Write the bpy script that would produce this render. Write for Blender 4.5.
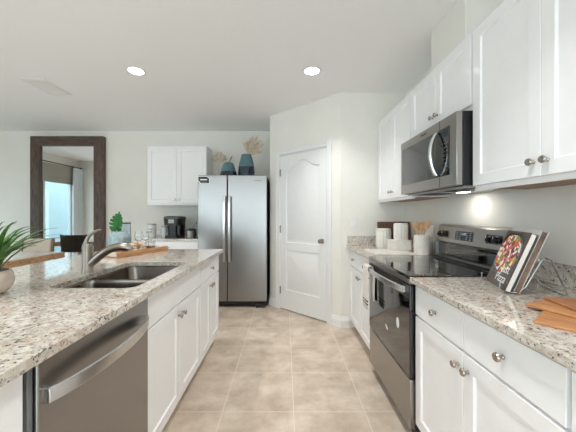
import bpy, bmesh, math, random
from mathutils import Vector, Matrix
R = math.radians
PI = math.pi
sc = bpy.context.scene
for o in list(bpy.data.objects):
    bpy.data.objects.remove(o)
C = sc.collection
random.seed(7)

# ------------------------------------------------------------ camera
CAMZ = 1.255
cam = bpy.data.cameras.new('camera')
cam.sensor_width = 36.0
cam.lens = 36.0 * 288.0 / 576.0
cam.shift_x = (288 - 285) / 576.0
cam.shift_y = -(216 - 214.5) / 576.0 * 1.0
cam.clip_start = 0.02
camo = bpy.data.objects.new('camera', cam)
camo.location = (0, 0, CAMZ)
camo.rotation_euler = (PI / 2, 0, 0)
C.objects.link(camo)
sc.camera = camo

# ------------------------------------------------------------ world, lights, exposure
w = bpy.data.worlds.new('daylight')
w.use_nodes = True
bg = w.node_tree.nodes['Background']
bg.inputs[0].default_value = (0.86, 0.93, 1.0, 1)
bg.inputs[1].default_value = 3.2
sc.world = w
sc.view_settings.view_transform = 'Standard'
sc.view_settings.look = 'None'
sc.view_settings.gamma = 1.0
sc.view_settings.use_curve_mapping = False
sc.view_settings.exposure = 0.6
sc.cycles.max_bounces = 14
sc.cycles.diffuse_bounces = 8
sc.cycles.glossy_bounces = 6
sc.cycles.transmission_bounces = 10
sc.cycles.transparent_max_bounces = 12
sc.cycles.caustics_reflective = False
sc.cycles.caustics_refractive = False
sc.cycles.sample_clamp_indirect = 6.0
sc.cycles.use_denoising = True

CEIL = 2.61
XR = 1.333      # right wall
XL = -4.6       # left wall beside the camera
XD = -5.25      # dining corner wall with the sliding door
YB = 4.685      # back wall
YR = -3.6       # wall behind the camera

def portal(name, loc, rot, sx, sy):
    l = bpy.data.lights.new(name, 'AREA')
    l.shape = 'RECTANGLE'
    l.size = sx
    l.size_y = sy
    l.cycles.is_portal = True
    o = bpy.data.objects.new(name, l)
    o.location = loc
    o.rotation_euler = rot
    C.objects.link(o)
# daylight comes in through the slider and unseen enlarged windows; the portals only guide the sampling
portal('daylight_portal', (-2.9, YR - 0.14, 1.23), (PI / 2, 0, PI), 2.9, 2.46)
portal('daylight_portal', (-0.07, YR - 0.14, 1.23), (PI / 2, 0, PI), 2.46, 2.46)
portal('daylight_portal', (XD - 0.16, 3.24, 1.03), (PI / 2, 0, -PI / 2), 2.2, 2.06)
portal('daylight_portal', (XL - 0.16, -1.3, 1.23), (PI / 2, 0, -PI / 2), 3.6, 2.46)

CAN_W = 5.0
CANS = [(-1.407, 2.72), (0.255, 2.72), (-1.407, 0.75), (0.255, 0.75),
        (-1.407, -1.25), (0.255, -1.25), (-3.4, -1.25), (-3.4, 0.75), (-3.4, 2.72)]  # all but the first two are unseen; dining can added to lift the far end

# ------------------------------------------------------------ materials
def lin(c):
    return tuple(((v / 255.0) / 12.92 if v / 255.0 <= 0.04045 else ((v / 255.0 + 0.055) / 1.055) ** 2.4) for v in c) + (1,)

MATS = {}
def mat(name, col, rough=0.5, metal=0.0, coat=0.0, spec=0.5, trans=0.0, ior=1.45, var=0.0, scale=20, bump=0.0, stretch=None, emit=None, alpha=None, sheen=0):
    m = bpy.data.materials.new(name)
    m.use_nodes = True
    nt = m.node_tree
    b = nt.nodes['Principled BSDF']
    b.inputs['Roughness'].default_value = rough
    b.inputs['Metallic'].default_value = metal
    b.inputs['Coat Weight'].default_value = coat
    b.inputs['Coat Roughness'].default_value = 0.05
    b.inputs['Specular IOR Level'].default_value = spec
    b.inputs['Transmission Weight'].default_value = trans
    b.inputs['IOR'].default_value = ior
    b.inputs['Sheen Weight'].default_value = sheen
    c = lin(col)
    tc = nt.nodes.new('ShaderNodeTexCoord')
    mp = nt.nodes.new('ShaderNodeMapping')
    nt.links.new(tc.outputs['Object'], mp.inputs[0])
    if stretch:
        mp.inputs['Scale'].default_value = stretch
    n = nt.nodes.new('ShaderNodeTexNoise')
    n.inputs['Scale'].default_value = scale
    n.inputs['Detail'].default_value = 5
    nt.links.new(mp.outputs[0], n.inputs['Vector'])
    r = nt.nodes.new('ShaderNodeValToRGB')
    k = var
    r.color_ramp.elements[0].position = 0.3
    r.color_ramp.elements[1].position = 0.7
    r.color_ramp.elements[0].color = tuple(max(0, v * (1 - k)) for v in c[:3]) + (1,)
    r.color_ramp.elements[1].color = tuple(min(1, v * (1 + k)) for v in c[:3]) + (1,)
    nt.links.new(n.outputs['Fac'], r.inputs[0])
    nt.links.new(r.outputs[0], b.inputs['Base Color'])
    if bump:
        bp = nt.nodes.new('ShaderNodeBump')
        bp.inputs['Strength'].default_value = bump
        bp.inputs['Distance'].default_value = 0.002
        nt.links.new(n.outputs['Fac'], bp.inputs['Height'])
        nt.links.new(bp.outputs[0], b.inputs['Normal'])
    if emit:
        b.inputs['Emission Color'].default_value = emit[0]
        b.inputs['Emission Strength'].default_value = emit[1]
    MATS[name] = m
    return m

mat('wall_paint', (230, 228, 221), 0.85, var=0.02, scale=3, bump=0.05)
mat('ceiling_paint', (243, 244, 246), 0.9, var=0.02, scale=90, bump=0.25)
mat('white_trim', (232, 232, 231), 0.4, var=0.01)
mat('cabinet_white', (240, 240, 241), 0.32, var=0.01, coat=0.15)
mat('cabinet_raw', (160, 132, 108), 0.6, var=0.15, stretch=(1, 12, 12))
mat('stainless', (150, 148, 146), 0.27, metal=1.0, var=0.05, scale=6, stretch=(1, 1, 60))
mat('stainless_h', (164, 160, 155), 0.3, metal=1.0, var=0.06, scale=6, stretch=(60, 1, 1))
mat('steel_bright', (205, 205, 205), 0.18, metal=1.0, var=0.03)
mat('sink_steel', (128, 120, 112), 0.2, metal=1.0, var=0.06, stretch=(30, 1, 1))
mat('nickel', (176, 168, 158), 0.22, metal=1.0, var=0.03)
mat('brushed_faucet', (150, 141, 132), 0.28, metal=1.0, var=0.05)
mat('chrome_wire', (190, 190, 190), 0.15, metal=1.0)
mat('black_glass', (10, 10, 11), 0.04, coat=0.6, spec=0.7)
mat('black_plastic', (22, 22, 24), 0.35, var=0.1)
mat('dark_grey_metal', (52, 52, 55), 0.45, metal=0.3, var=0.05)
mat('grey_plastic', (110, 112, 114), 0.4, var=0.05)
mat('toe_dark', (70, 60, 52), 0.8, var=0.1)
mat('white_plastic', (228, 228, 226), 0.4)
mat('white_ceramic', (226, 222, 214), 0.35, var=0.05, scale=25, bump=0.3)
mat('pale_ceramic', (222, 222, 220), 0.25, var=0.04)
mat('gray_jar', (170, 170, 168), 0.4, var=0.06)
mat('leaf_green', (78, 122, 58), 0.4, var=0.4, scale=9)
mat('monstera_green', (30, 104, 32), 0.55, var=0.25, scale=14)
mat('dry_leaf', (182, 170, 148), 0.8, var=0.2, scale=30)
mat('brown_twig', (110, 84, 60), 0.8, var=0.2)
mat('teal_glaze', (78, 112, 122), 0.22, coat=0.5, var=0.12, scale=14)
mat('navy_glaze', (14, 34, 50), 0.12, coat=0.8, var=0.2, scale=14)
mat('blue_glass_ceramic', (184, 206, 212), 0.12, coat=0.6, var=0.22, scale=34, trans=0.35)
mat('soil', (60, 45, 34), 0.9, var=0.3)
mat('beige_fabric', (206, 194, 178), 0.9, var=0.08, scale=120, bump=0.4, sheen=0.3)
mat('chair_wood', (118, 102, 86), 0.5, var=0.2, stretch=(8, 8, 1))
mat('shade_fabric', (166, 162, 152), 0.9, var=0.06, stretch=(1, 1, 12), scale=14)
mat('curtain_fabric', (226, 232, 236), 0.85, var=0.04)
mat('sliding_frame', (212, 218, 220), 0.4)
mat('black_metal', (20, 20, 20), 0.4, metal=0.5)
mat('napkin_cloth', (204, 188, 166), 0.9, var=0.25, scale=40)
mat('dark_cloth', (60, 70, 78), 0.85, var=0.2, scale=40)
mat('dark_plate', (50, 62, 72), 0.25, coat=0.4)
mat('paper_white', (236, 234, 228), 0.7, var=0.03, stretch=(1, 1, 80))
mat('paper_brown', (120, 100, 84), 0.6, var=0.5, scale=18)
mat('label_black', (18, 18, 20), 0.4)
mat('label_white', (235, 235, 235), 0.4)
mat('marble', (226, 220, 212), 0.25, coat=0.3, var=0.12, scale=9)
mat('towel_cloth', (228, 222, 216), 0.95, var=0.06, scale=150, bump=0.6)
mat('logo_grey', (70, 70, 74), 0.4)
mat('display_blue', (30, 44, 58), 0.1, var=0.4, scale=60)
mat('grey_ring', (70, 70, 72), 0.1)
mat('tabletop_pale', (200, 196, 190), 0.25, coat=0.4, var=0.06, scale=8)

def glass_mat(name, col, rough=0.0):
    m = bpy.data.materials.new(name)
    m.use_nodes = True
    b = m.node_tree.nodes['Principled BSDF']
    b.inputs['Base Color'].default_value = col
    b.inputs['Transmission Weight'].default_value = 1.0
    b.inputs['Roughness'].default_value = rough
    b.inputs['IOR'].default_value = 1.45
    MATS[name] = m
glass_mat('clear_glass', (0.97, 0.985, 0.99, 1))
glass_mat('smoke_glass', (0.80, 0.86, 0.92, 1))

def mirror_mat():
    m = bpy.data.materials.new('mirror_glass')
    m.use_nodes = True
    b = m.node_tree.nodes['Principled BSDF']
    b.inputs['Base Color'].default_value = (0.88, 0.90, 0.90, 1)
    b.inputs['Metallic'].default_value = 1
    b.inputs['Roughness'].default_value = 0.015
    MATS['mirror_glass'] = m
mirror_mat()

def pane_mat():
    # thin window glass: mostly clear, with a mirror-like sheen
    m = bpy.data.materials.new('window_glass')
    m.use_nodes = True
    nt = m.node_tree
    for n in list(nt.nodes):
        nt.nodes.remove(n)
    out = nt.nodes.new('ShaderNodeOutputMaterial')
    mix = nt.nodes.new('ShaderNodeMixShader')
    tr = nt.nodes.new('ShaderNodeBsdfTransparent')
    tr.inputs[0].default_value = (0.93, 0.97, 0.97, 1)
    gl = nt.nodes.new('ShaderNodeBsdfGlossy')
    gl.inputs['Roughness'].default_value = 0.02
    mix.inputs[0].default_value = 0.05
    nt.links.new(tr.outputs[0], mix.inputs[1])
    nt.links.new(gl.outputs[0], mix.inputs[2])
    nt.links.new(mix.outputs[0], out.inputs[0])
    MATS['window_glass'] = m
pane_mat()

def granite():
    m = bpy.data.materials.new('granite')
    m.use_nodes = True
    nt = m.node_tree
    b = nt.nodes['Principled BSDF']
    b.inputs['Roughness'].default_value = 0.05
    b.inputs['Coat Weight'].default_value = 0.3
    b.inputs['Coat Roughness'].default_value = 0.04
    tc = nt.nodes.new('ShaderNodeTexCoord')
    def noise(scale, det, rough=0.6, dist=0.0, off=0):
        n = nt.nodes.new('ShaderNodeTexNoise')
        n.inputs['Scale'].default_value = scale
        n.inputs['Detail'].default_value = det
        n.inputs['Roughness'].default_value = rough
        n.inputs['Distortion'].default_value = dist
        mp = nt.nodes.new('ShaderNodeMapping')
        mp.inputs['Location'].default_value = (off, off * 1.7, off * 0.3)
        nt.links.new(tc.outputs['Object'], mp.inputs[0])
        nt.links.new(mp.outputs[0], n.inputs['Vector'])
        n.inputs['Scale'].default_value = scale * 1.5
        return n
    def ramp(n, p0, p1, c0, c1):
        r = nt.nodes.new('ShaderNodeValToRGB')
        r.color_ramp.elements[0].position = p0
        r.color_ramp.elements[1].position = p1
        r.color_ramp.elements[0].color = c0
        r.color_ramp.elements[1].color = c1
        nt.links.new(n.outputs['Fac'], r.inputs[0])
        return r
    W, K = (1, 1, 1, 1), (0, 0, 0, 1)
    base = ramp(noise(24, 7, 0.75), 0.36, 0.62, lin((178, 168, 156)), lin((222, 216, 207)))
    def over(prev, fac, col):
        mx = nt.nodes.new('ShaderNodeMix')
        mx.data_type = 'RGBA'
        nt.links.new(fac.outputs[0], mx.inputs[0])
        nt.links.new(prev, mx.inputs[6])
        mx.inputs[7].default_value = lin(col)
        return mx.outputs[2]
    c = base.outputs[0]
    c = over(c, ramp(noise(8, 5, 0.7, 0.3, 3), 0.52, 0.68, K, (0.6, 0.6, 0.6, 1)), (190, 162, 138))
    c = over(c, ramp(noise(30, 6, 0.7, 0.3, 7), 0.56, 0.61, K, (0.8, 0.8, 0.8, 1)), (136, 122, 112))
    c = over(c, ramp(noise(52, 5, 0.65, 0.2, 11), 0.585, 0.625, K, (0.95, 0.95, 0.95, 1)), (52, 50, 52))
    c = over(c, ramp(noise(26, 6, 0.75, 0.4, 17), 0.61, 0.65, K, (0.9, 0.9, 0.9, 1)), (70, 64, 62))
    nt.links.new(c, b.inputs['Base Color'])
    MATS['granite'] = m
granite()

def tiles():
    m = bpy.data.materials.new('floor_tile')
    m.use_nodes = True
    nt = m.node_tree
    b = nt.nodes['Principled BSDF']
    b.inputs['Roughness'].default_value = 0.38
    tc = nt.nodes.new('ShaderNodeTexCoord')
    mp = nt.nodes.new('ShaderNodeMapping')
    T = 0.452
    mp.inputs['Location'].default_value = (0.397 + 20 * T, -1.832 + 20 * T, 0)
    nt.links.new(tc.outputs['Object'], mp.inputs[0])
    br = nt.nodes.new('ShaderNodeTexBrick')
    br.offset = 0.0
    br.squash = 1.0
    br.inputs['Scale'].default_value = 1.0
    br.inputs['Mortar Size'].default_value = 0.0026
    br.inputs['Mortar Smooth'].default_value = 0.15
    br.inputs['Bias'].default_value = 0.0
    br.inputs['Brick Width'].default_value = T
    br.inputs['Row Height'].default_value = T
    br.inputs['Color1'].default_value = (1, 1, 1, 1)
    br.inputs['Color2'].default_value = (0.94, 0.93, 0.92, 1)
    br.inputs['Mortar'].default_value = (1, 1, 1, 1)
    nt.links.new(mp.outputs[0], br.inputs['Vector'])
    n1 = nt.nodes.new('ShaderNodeTexNoise')
    n1.inputs['Scale'].default_value = 4.5
    n1.inputs['Detail'].default_value = 9
    n1.inputs['Roughness'].default_value = 0.62
    n1.inputs['Distortion'].default_value = 0.15
    nt.links.new(tc.outputs['Object'], n1.inputs['Vector'])
    r1 = nt.nodes.new('ShaderNodeValToRGB')
    r1.color_ramp.elements[0].position = 0.33
    r1.color_ramp.elements[1].position = 0.68
    r1.color_ramp.elements[0].color = lin((184, 166, 147))
    r1.color_ramp.elements[1].color = lin((223, 209, 193))
    nt.links.new(n1.outputs['Fac'], r1.inputs[0])
    mul = nt.nodes.new('ShaderNodeMix')
    mul.data_type = 'RGBA'
    mul.blend_type = 'MULTIPLY'
    mul.inputs[0].default_value = 1
    nt.links.new(r1.outputs[0], mul.inputs[6])
    nt.links.new(br.outputs['Color'], mul.inputs[7])
    mx = nt.nodes.new('ShaderNodeMix')
    mx.data_type = 'RGBA'
    nt.links.new(br.outputs['Fac'], mx.inputs[0])
    nt.links.new(mul.outputs[2], mx.inputs[6])
    mx.inputs[7].default_value = lin((226, 211, 194))
    nt.links.new(mx.outputs[2], b.inputs['Base Color'])
    bp = nt.nodes.new('ShaderNodeBump')
    bp.inputs['Strength'].default_value = 0.4
    bp.inputs['Distance'].default_value = 0.002
    bp.invert = True
    nt.links.new(br.outputs['Fac'], bp.inputs['Height'])
    nt.links.new(bp.outputs[0], b.inputs['Normal'])
    MATS['floor_tile'] = m
tiles()

def wood(name, c0, c1, axis=(1, 14, 14), rough=0.45, scale=6):
    m = bpy.data.materials.new(name)
    m.use_nodes = True
    nt = m.node_tree
    b = nt.nodes['Principled BSDF']
    b.inputs['Roughness'].default_value = rough
    tc = nt.nodes.new('ShaderNodeTexCoord')
    mp = nt.nodes.new('ShaderNodeMapping')
    mp.inputs['Scale'].default_value = axis
    nt.links.new(tc.outputs['Object'], mp.inputs[0])
    n = nt.nodes.new('ShaderNodeTexNoise')
    n.inputs['Scale'].default_value = scale
    n.inputs['Detail'].default_value = 8
    n.inputs['Distortion'].default_value = 0.6
    nt.links.new(mp.outputs[0], n.inputs['Vector'])
    r = nt.nodes.new('ShaderNodeValToRGB')
    r.color_ramp.elements[0].position = 0.35
    r.color_ramp.elements[1].position = 0.65
    r.color_ramp.elements[0].color = lin(c0)
    r.color_ramp.elements[1].color = lin(c1)
    nt.links.new(n.outputs['Fac'], r.inputs[0])
    nt.links.new(r.outputs[0], b.inputs['Base Color'])
    bp = nt.nodes.new('ShaderNodeBump')
    bp.inputs['Strength'].default_value = 0.25
    bp.inputs['Distance'].default_value = 0.002
    nt.links.new(n.outputs['Fac'], bp.inputs['Height'])
    nt.links.new(bp.outputs[0], b.inputs['Normal'])
    MATS[name] = m
wood('mirror_wood', (62, 48, 42), (104, 84, 74), (14, 14, 1.5))
wood('mirror_wood_h', (62, 48, 42), (104, 84, 74), (1.5, 14, 14))
wood('tray_wood', (168, 118, 78), (204, 156, 112))
wood('board_wood', (168, 112, 68), (204, 148, 100), (14, 2, 14))
wood('board_wood_dark', (148, 96, 62), (184, 126, 84), (14, 2, 14))
wood('walnut', (74, 52, 40), (106, 78, 62), (14, 14, 2))
wood('spoon_wood', (186, 142, 98), (216, 176, 132), (10, 10, 2))
wood('table_wood', (140, 98, 62), (206, 166, 124), (5, 5, 40), scale=4)

def food_mat():
    m = bpy.data.materials.new('food_picture')
    m.use_nodes = True
    nt = m.node_tree
    b = nt.nodes['Principled BSDF']
    b.inputs['Roughness'].default_value = 0.25
    tc = nt.nodes.new('ShaderNodeTexCoord')
    v = nt.nodes.new('ShaderNodeTexVoronoi')
    v.inputs['Scale'].default_value = 60
    nt.links.new(tc.outputs['Object'], v.inputs['Vector'])
    s = nt.nodes.new('ShaderNodeSeparateColor')
    nt.links.new(v.outputs['Color'], s.inputs[0])
    r = nt.nodes.new('ShaderNodeValToRGB')
    r.color_ramp.interpolation = 'CONSTANT'
    cols = [(235, 225, 215), (150, 30, 50), (120, 150, 60), (225, 150, 60), (90, 25, 60), (240, 235, 225), (200, 90, 70), (70, 40, 50)]
    el = r.color_ramp.elements
    el[0].color = lin(cols[0])
    el[1].position = 0.99
    el[1].color = lin(cols[-1])
    for i, c in enumerate(cols[1:-1]):
        e = el.new((i + 1) / 8.0)
        e.color = lin(c)
    nt.links.new(s.outputs[0], r.inputs[0])
    nt.links.new(r.outputs[0], b.inputs['Base Color'])
    MATS['food_picture'] = m
food_mat()
mat('cover_dark', (76, 62, 54), 0.3, var=0.5, scale=30)
mat('cover_grey', (196, 192, 190), 0.3, var=0.05)
MATS['lamp'] = mat('lamp', (255, 255, 255), 0.5, emit=((1, 0.95, 0.88, 1), 9.0))

# ------------------------------------------------------------ mesh helpers
class MB:
    def __init__(self):
        self.bm = bmesh.new()
    def box(self, x0, x1, y0, y1, z0, z1):
        bm = self.bm
        vs = [bm.verts.new(p) for p in ((x0, y0, z0), (x1, y0, z0), (x1, y1, z0), (x0, y1, z0), (x0, y0, z1), (x1, y0, z1), (x1, y1, z1), (x0, y1, z1))]
        for f in ((3, 2, 1, 0), (4, 5, 6, 7), (0, 1, 5, 4), (1, 2, 6, 5), (2, 3, 7, 6), (3, 0, 4, 7)):
            bm.faces.new([vs[i] for i in f])
        return self
    def prism(self, pts, n0, n1, axis='z'):
        # pts: 2D polygon; extruded along axis from n0 to n1
        bm = self.bm
        def P(a, b, c):
            return {'z': (a, b, c), 'x': (c, a, b), 'y': (a, c, b)}[axis]
        v0 = [bm.verts.new(P(a, b, n0)) for a, b in pts]
        v1 = [bm.verts.new(P(a, b, n1)) for a, b in pts]
        n = len(pts)
        fs = [bm.faces.new(v0[::-1]), bm.faces.new(v1)]
        for i in range(n):
            fs.append(bm.faces.new((v0[i], v0[(i + 1) % n], v1[(i + 1) % n], v1[i])))
        return self
    def lathe(self, prof, cx=0, cy=0, cz=0, n=28, sx=1, sy=1, cap=True):
        bm = self.bm
        rings = []
        for r, z in prof:
            if r < 1e-6:
                rings.append([bm.verts.new((cx, cy, cz + z))])
            else:
                rings.append([bm.verts.new((cx + sx * r * math.cos(2 * PI * i / n), cy + sy * r * math.sin(2 * PI * i / n), cz + z)) for i in range(n)])
        for a, b in zip(rings, rings[1:]):
            for i in range(n):
                j = (i + 1) % n
                if len(a) == 1 and len(b) == 1:
                    continue
                if len(a) == 1:
                    bm.faces.new((a[0], b[j], b[i])) if False else bm.faces.new((a[0], b[i], b[j]))
                elif len(b) == 1:
                    bm.faces.new((a[i], a[j], b[0]))
                else:
                    bm.faces.new((a[i], a[j], b[j], b[i]))
        if cap:
            if len(rings[0]) > 1:
                bm.faces.new(rings[0][::-1])
            if len(rings[-1]) > 1:
                bm.faces.new(rings[-1])
        return self
    def tube(self, pts, r, n=10, cap=True, flat=1.0, up=None):
        # r: number or list; flat: scale of the second cross axis
        bm = self.bm
        pts = [Vector(p) for p in pts]
        rs = r if isinstance(r, (list, tuple)) else [r] * len(pts)
        rings = []
        prev = None
        for i, p in enumerate(pts):
            t = (pts[min(i + 1, len(pts) - 1)] - pts[max(i - 1, 0)]).normalized()
            if prev is None:
                u = Vector(up) if up else (Vector((0, 0, 1)) if abs(t.z) < 0.9 else Vector((1, 0, 0)))
            else:
                u = prev
            u = (u - t * u.dot(t)).normalized()
            v = t.cross(u)
            prev = u
            rings.append([bm.verts.new(p + (u * math.cos(2 * PI * k / n) + v * math.sin(2 * PI * k / n) * flat) * rs[i]) for k in range(n)])
        for a, b in zip(rings, rings[1:]):
            for k in range(n):
                j = (k + 1) % n
                bm.faces.new((a[k], a[j], b[j], b[k]))
        if cap:
            bm.faces.new(rings[0][::-1])
            bm.faces.new(rings[-1])
        return self
    def loops(self, loops, cap0=True, cap1=True):
        bm = self.bm
        rs = [[bm.verts.new(p) for p in l] for l in loops]
        n = len(rs[0])
        for a, b in zip(rs, rs[1:]):
            for k in range(n):
                j = (k + 1) % n
                bm.faces.new((a[k], a[j], b[j], b[k]))
        if cap0:
            bm.faces.new(rs[0][::-1])
        if cap1:
            bm.faces.new(rs[-1])
        return self
    def blade(self, pts, widths, nrm=(0, 0, 1), th=0.0012):
        # tapering leaf blade with a small thickness along pts
        bm = self.bm
        pts = [Vector(p) for p in pts]
        rings = []
        for i, p in enumerate(pts):
            t = (pts[min(i + 1, len(pts) - 1)] - pts[max(i - 1, 0)]).normalized()
            s = t.cross(Vector(nrm))
            if s.length < 1e-4:
                s = Vector((1, 0, 0))
            s.normalize()
            n = s.cross(t).normalized()
            wd = widths[i]
            rings.append([bm.verts.new(p - s * wd + n * wd * 0.25), bm.verts.new(p - n * th), bm.verts.new(p + s * wd + n * wd * 0.25), bm.verts.new(p + n * th)])
        for a, b in zip(rings, rings[1:]):
            for k in range(4):
                j = (k + 1) % 4
                bm.faces.new((a[k], a[j], b[j], b[k]))
        bm.faces.new(rings[0][::-1])
        bm.faces.new(rings[-1])
        return self
    def build(self, name, m, parent=None, bevel=0.0, smooth=True, loc=None, rot=None, seg=2):
        bm = self.bm
        bmesh.ops.recalc_face_normals(bm, faces=bm.faces)
        for f in bm.faces:
            f.smooth = smooth
        me = bpy.data.meshes.new(name)
        bm.to_mesh(me)
        bm.free()
        if smooth:
            me.set_sharp_from_angle(angle=R(38))
        me.materials.append(MATS[m] if isinstance(m, str) else m)
        o = bpy.data.objects.new(name, me)
        C.objects.link(o)
        if parent:
            o.parent = parent
        if loc:
            o.location = loc
        if rot:
            o.rotation_euler = rot
        if bevel:
            b = o.modifiers.new('bevel', 'BEVEL')
            b.width = bevel
            b.segments = seg
            b.limit_method = 'ANGLE'
            b.angle_limit = R(40)
        return o

def thing(name, label, cat, loc=(0, 0, 0), rz=0.0, group=None):
    o = bpy.data.objects.new(name, None)
    o.empty_display_size = 0.05
    C.objects.link(o)
    o.location = loc
    o.rotation_euler = (0, 0, rz)
    tag(o, label, cat, group)
    return o
def tag(o, label, cat, group=None):
    o['label'] = label
    o['category'] = cat
    if group:
        o['group'] = group
    return o
def struct(o):
    o['kind'] = 'structure'
    return o
def text(s, size, m, parent, loc, rot, name='lettering', ext=0.0006, align='CENTER'):
    cu = bpy.data.curves.new(name, 'FONT')
    cu.body = s
    cu.size = size
    cu.extrude = ext
    cu.align_x = align
    cu.align_y = 'CENTER'
    cu.materials.append(MATS[m])
    o = bpy.data.objects.new(name, cu)
    C.objects.link(o)
    bpy.context.view_layer.update()
    me = bpy.data.meshes.new_from_object(o.evaluated_get(bpy.context.evaluated_depsgraph_get()))
    bpy.data.objects.remove(o)
    o = bpy.data.objects.new(name, me)
    C.objects.link(o)
    o.parent = parent
    o.location = loc
    o.rotation_euler = rot
    return o
def copy_tree(o, parent=None):
    c = o.copy()
    C.objects.link(c)
    if parent:
        c.parent = parent
    for ch in list(o.children):
        copy_tree(ch, c)
    return c
def rrect(x0, x1, y0, y1, r, n=6):
    pts = []
    for cx, cy, a0 in ((x1 - r, y1 - r, 0), (x0 + r, y1 - r, 90), (x0 + r, y0 + r, 180), (x1 - r, y0 + r, 270)):
        for i in range(n + 1):
            a = R(a0 + 90.0 * i / n)
            pts.append((cx + r * math.cos(a), cy + r * math.sin(a)))
    return pts
def arc(f, n, a=0.0, b=1.0):
    return [f(a + (b - a) * i / (n - 1)) for i in range(n)]

# ------------------------------------------------------------ room shell
TH = 0.12
struct(MB().box(XD - 0.3, XR + TH, YR - 0.3, YB + TH, -0.1, 0).build('floor', 'floor_tile', smooth=False))
struct(MB().box(XD - 0.3, XR + TH, YR - 0.3, YB + TH, CEIL, CEIL + 0.1).build('ceiling', 'ceiling_paint', smooth=False))
struct(MB().box(XD - TH, XR + TH, YB, YB + TH, 0, CEIL).build('wall_back', 'wall_paint', smooth=False))
struct(MB().box(XR, XR + TH, YR - TH, YB, 0, CEIL).build('wall_right', 'wall_paint', smooth=False))
# pantry enclosure
A = Vector((0.622, 3.2))
B = Vector((-0.207, 3.98))
dAB = (B - A)
LW = dAB.length
dirw = dAB.normalized()                 # from A to B
nin = Vector((dirw.y, -dirw.x))         # pick inward side below
if nin.dot(Vector((1, 1))) < 0:
    nin = -nin
struct(MB().box(A.x, XR, 3.2, 3.2 + TH, 0, CEIL).build('wall_pantry_front', 'wall_paint', smooth=False))
struct(MB().box(B.x, B.x + TH, B.y, YB, 0, CEIL).build('wall_pantry_side', 'wall_paint', smooth=False))
# angled wall in its own frame: local x runs B->A (left to right as seen), local y goes into the pantry
ANG = math.atan2(-dirw.y, -dirw.x)
def s2(t):   # distance from B along wall
    return t
DO0, DO1, DOH = 0.187, 0.957, 2.045      # door opening along the wall measured from B
wall = MB()
wall.box(0, DO0, 0, 0.1, 0, CEIL).box(DO1, LW, 0, 0.1, 0, CEIL).box(DO0, DO1, 0, 0.1, DOH, CEIL)
wo = struct(wall.build('wall_pantry_angled', 'wall_paint', smooth=False, loc=(B.x, B.y, 0), rot=(0, 0, ANG)))
# left: dining corner with sliding door, then the jog and the left wall
SD0, SD1, SDH = 2.15, 4.33, 2.05
struct(MB().box(XD - TH, XD, 1.82, SD0, 0, CEIL).box(XD - TH, XD, SD1, YB, 0, CEIL).box(XD - TH, XD, SD0, SD1, SDH, CEIL).build('wall_dining', 'wall_paint', smooth=False))
struct(MB().box(XD, XL, 1.82, 1.94, 0, CEIL).build('wall_jog', 'wall_paint', smooth=False))
struct(MB().box(XL - TH, XL, YR, -3.1, 0, CEIL).box(XL - TH, XL, 0.5, 1.82, 0, CEIL).box(XL - TH, XL, -3.1, 0.5, 2.46, CEIL).build('wall_left', 'wall_paint', smooth=False))
wr = MB()
wr.box(XL - TH, -4.35, YR - TH, YR, 0, CEIL).box(-1.45, -1.30, YR - TH, YR, 0, CEIL).box(1.16, XR, YR - TH, YR, 0, CEIL)
wr.box(-4.35, -1.45, YR - TH, YR, 2.46, CEIL).box(-1.30, 1.16, YR - TH, YR, 2.46, CEIL)
struct(wr.build('wall_rear', 'wall_paint', smooth=False))

def window(name, w_, h_, loc, rz, mull=1, fm='sliding_frame'):
    # local: x width, y depth 0..0.1, z up
    t = 0.05
    m = MB().box(0, t, 0.02, 0.08, 0, h_).box(w_ - t, w_, 0.02, 0.08, 0, h_).box(0, w_, 0.02, 0.08, 0, t).box(0, w_, 0.02, 0.08, h_ - t, h_)
    for k in range(mull):
        x = w_ * (k + 1) / (mull + 1)
        m.box(x - 0.035, x + 0.035, 0.02, 0.08, 0, h_)
    o = struct(m.build(name, fm, loc=loc, rot=(0, 0, rz), smooth=False))
    MB().box(t, w_ - t, 0.047, 0.053, t, h_ - t).build('pane', 'window_glass', o, smooth=False)
    return o
window('unseen_window_1', 2.9, 2.46, (-1.45, YR, 0.0), PI, 2)  # unseen windows behind and beside the camera, made large for more daylight
window('unseen_window_2', 2.46, 2.46, (1.16, YR, 0.0), PI, 1)
window('unseen_window_3', 3.6, 2.46, (XL, -3.1, 0.0), PI / 2, 2)
wd = window('door_1', SD1 - SD0, SDH, (XD, SD0, 0.0), PI / 2, 0)
# meeting stiles with dark gasket between the two sliding panels
MB().box(0.80, 0.86, 0.01, 0.04, 0.03, SDH - 0.03).box(0.93, 0.99, 0.055, 0.085, 0.03, SDH - 0.03).build('stile', 'sliding_frame', wd, smooth=False)
MB().box(0.86, 0.885, 0.005, 0.04, 0.03, SDH - 0.03).box(0.905, 0.93, 0.04, 0.085, 0.03, SDH - 0.03).build('gasket', 'black_metal', wd, smooth=False)
# ground outside the slider so the mirror sees a terrace
struct(MB().box(XD - 4.5, XD - 0.31, -3, 6, -0.12, -0.02).build('terrace', mat('concrete', (190, 188, 182), 0.8, var=0.08), smooth=False))

struct(MB().box(XD - 2.4, XD - 2.3, -3, 6, -0.02, 2.6).build('wall_added_terrace', mat('added_wall_paint', (158, 182, 190), 0.85, var=0.03), smooth=False))  # added wall, tones down the glaring slider view in the mirror
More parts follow.
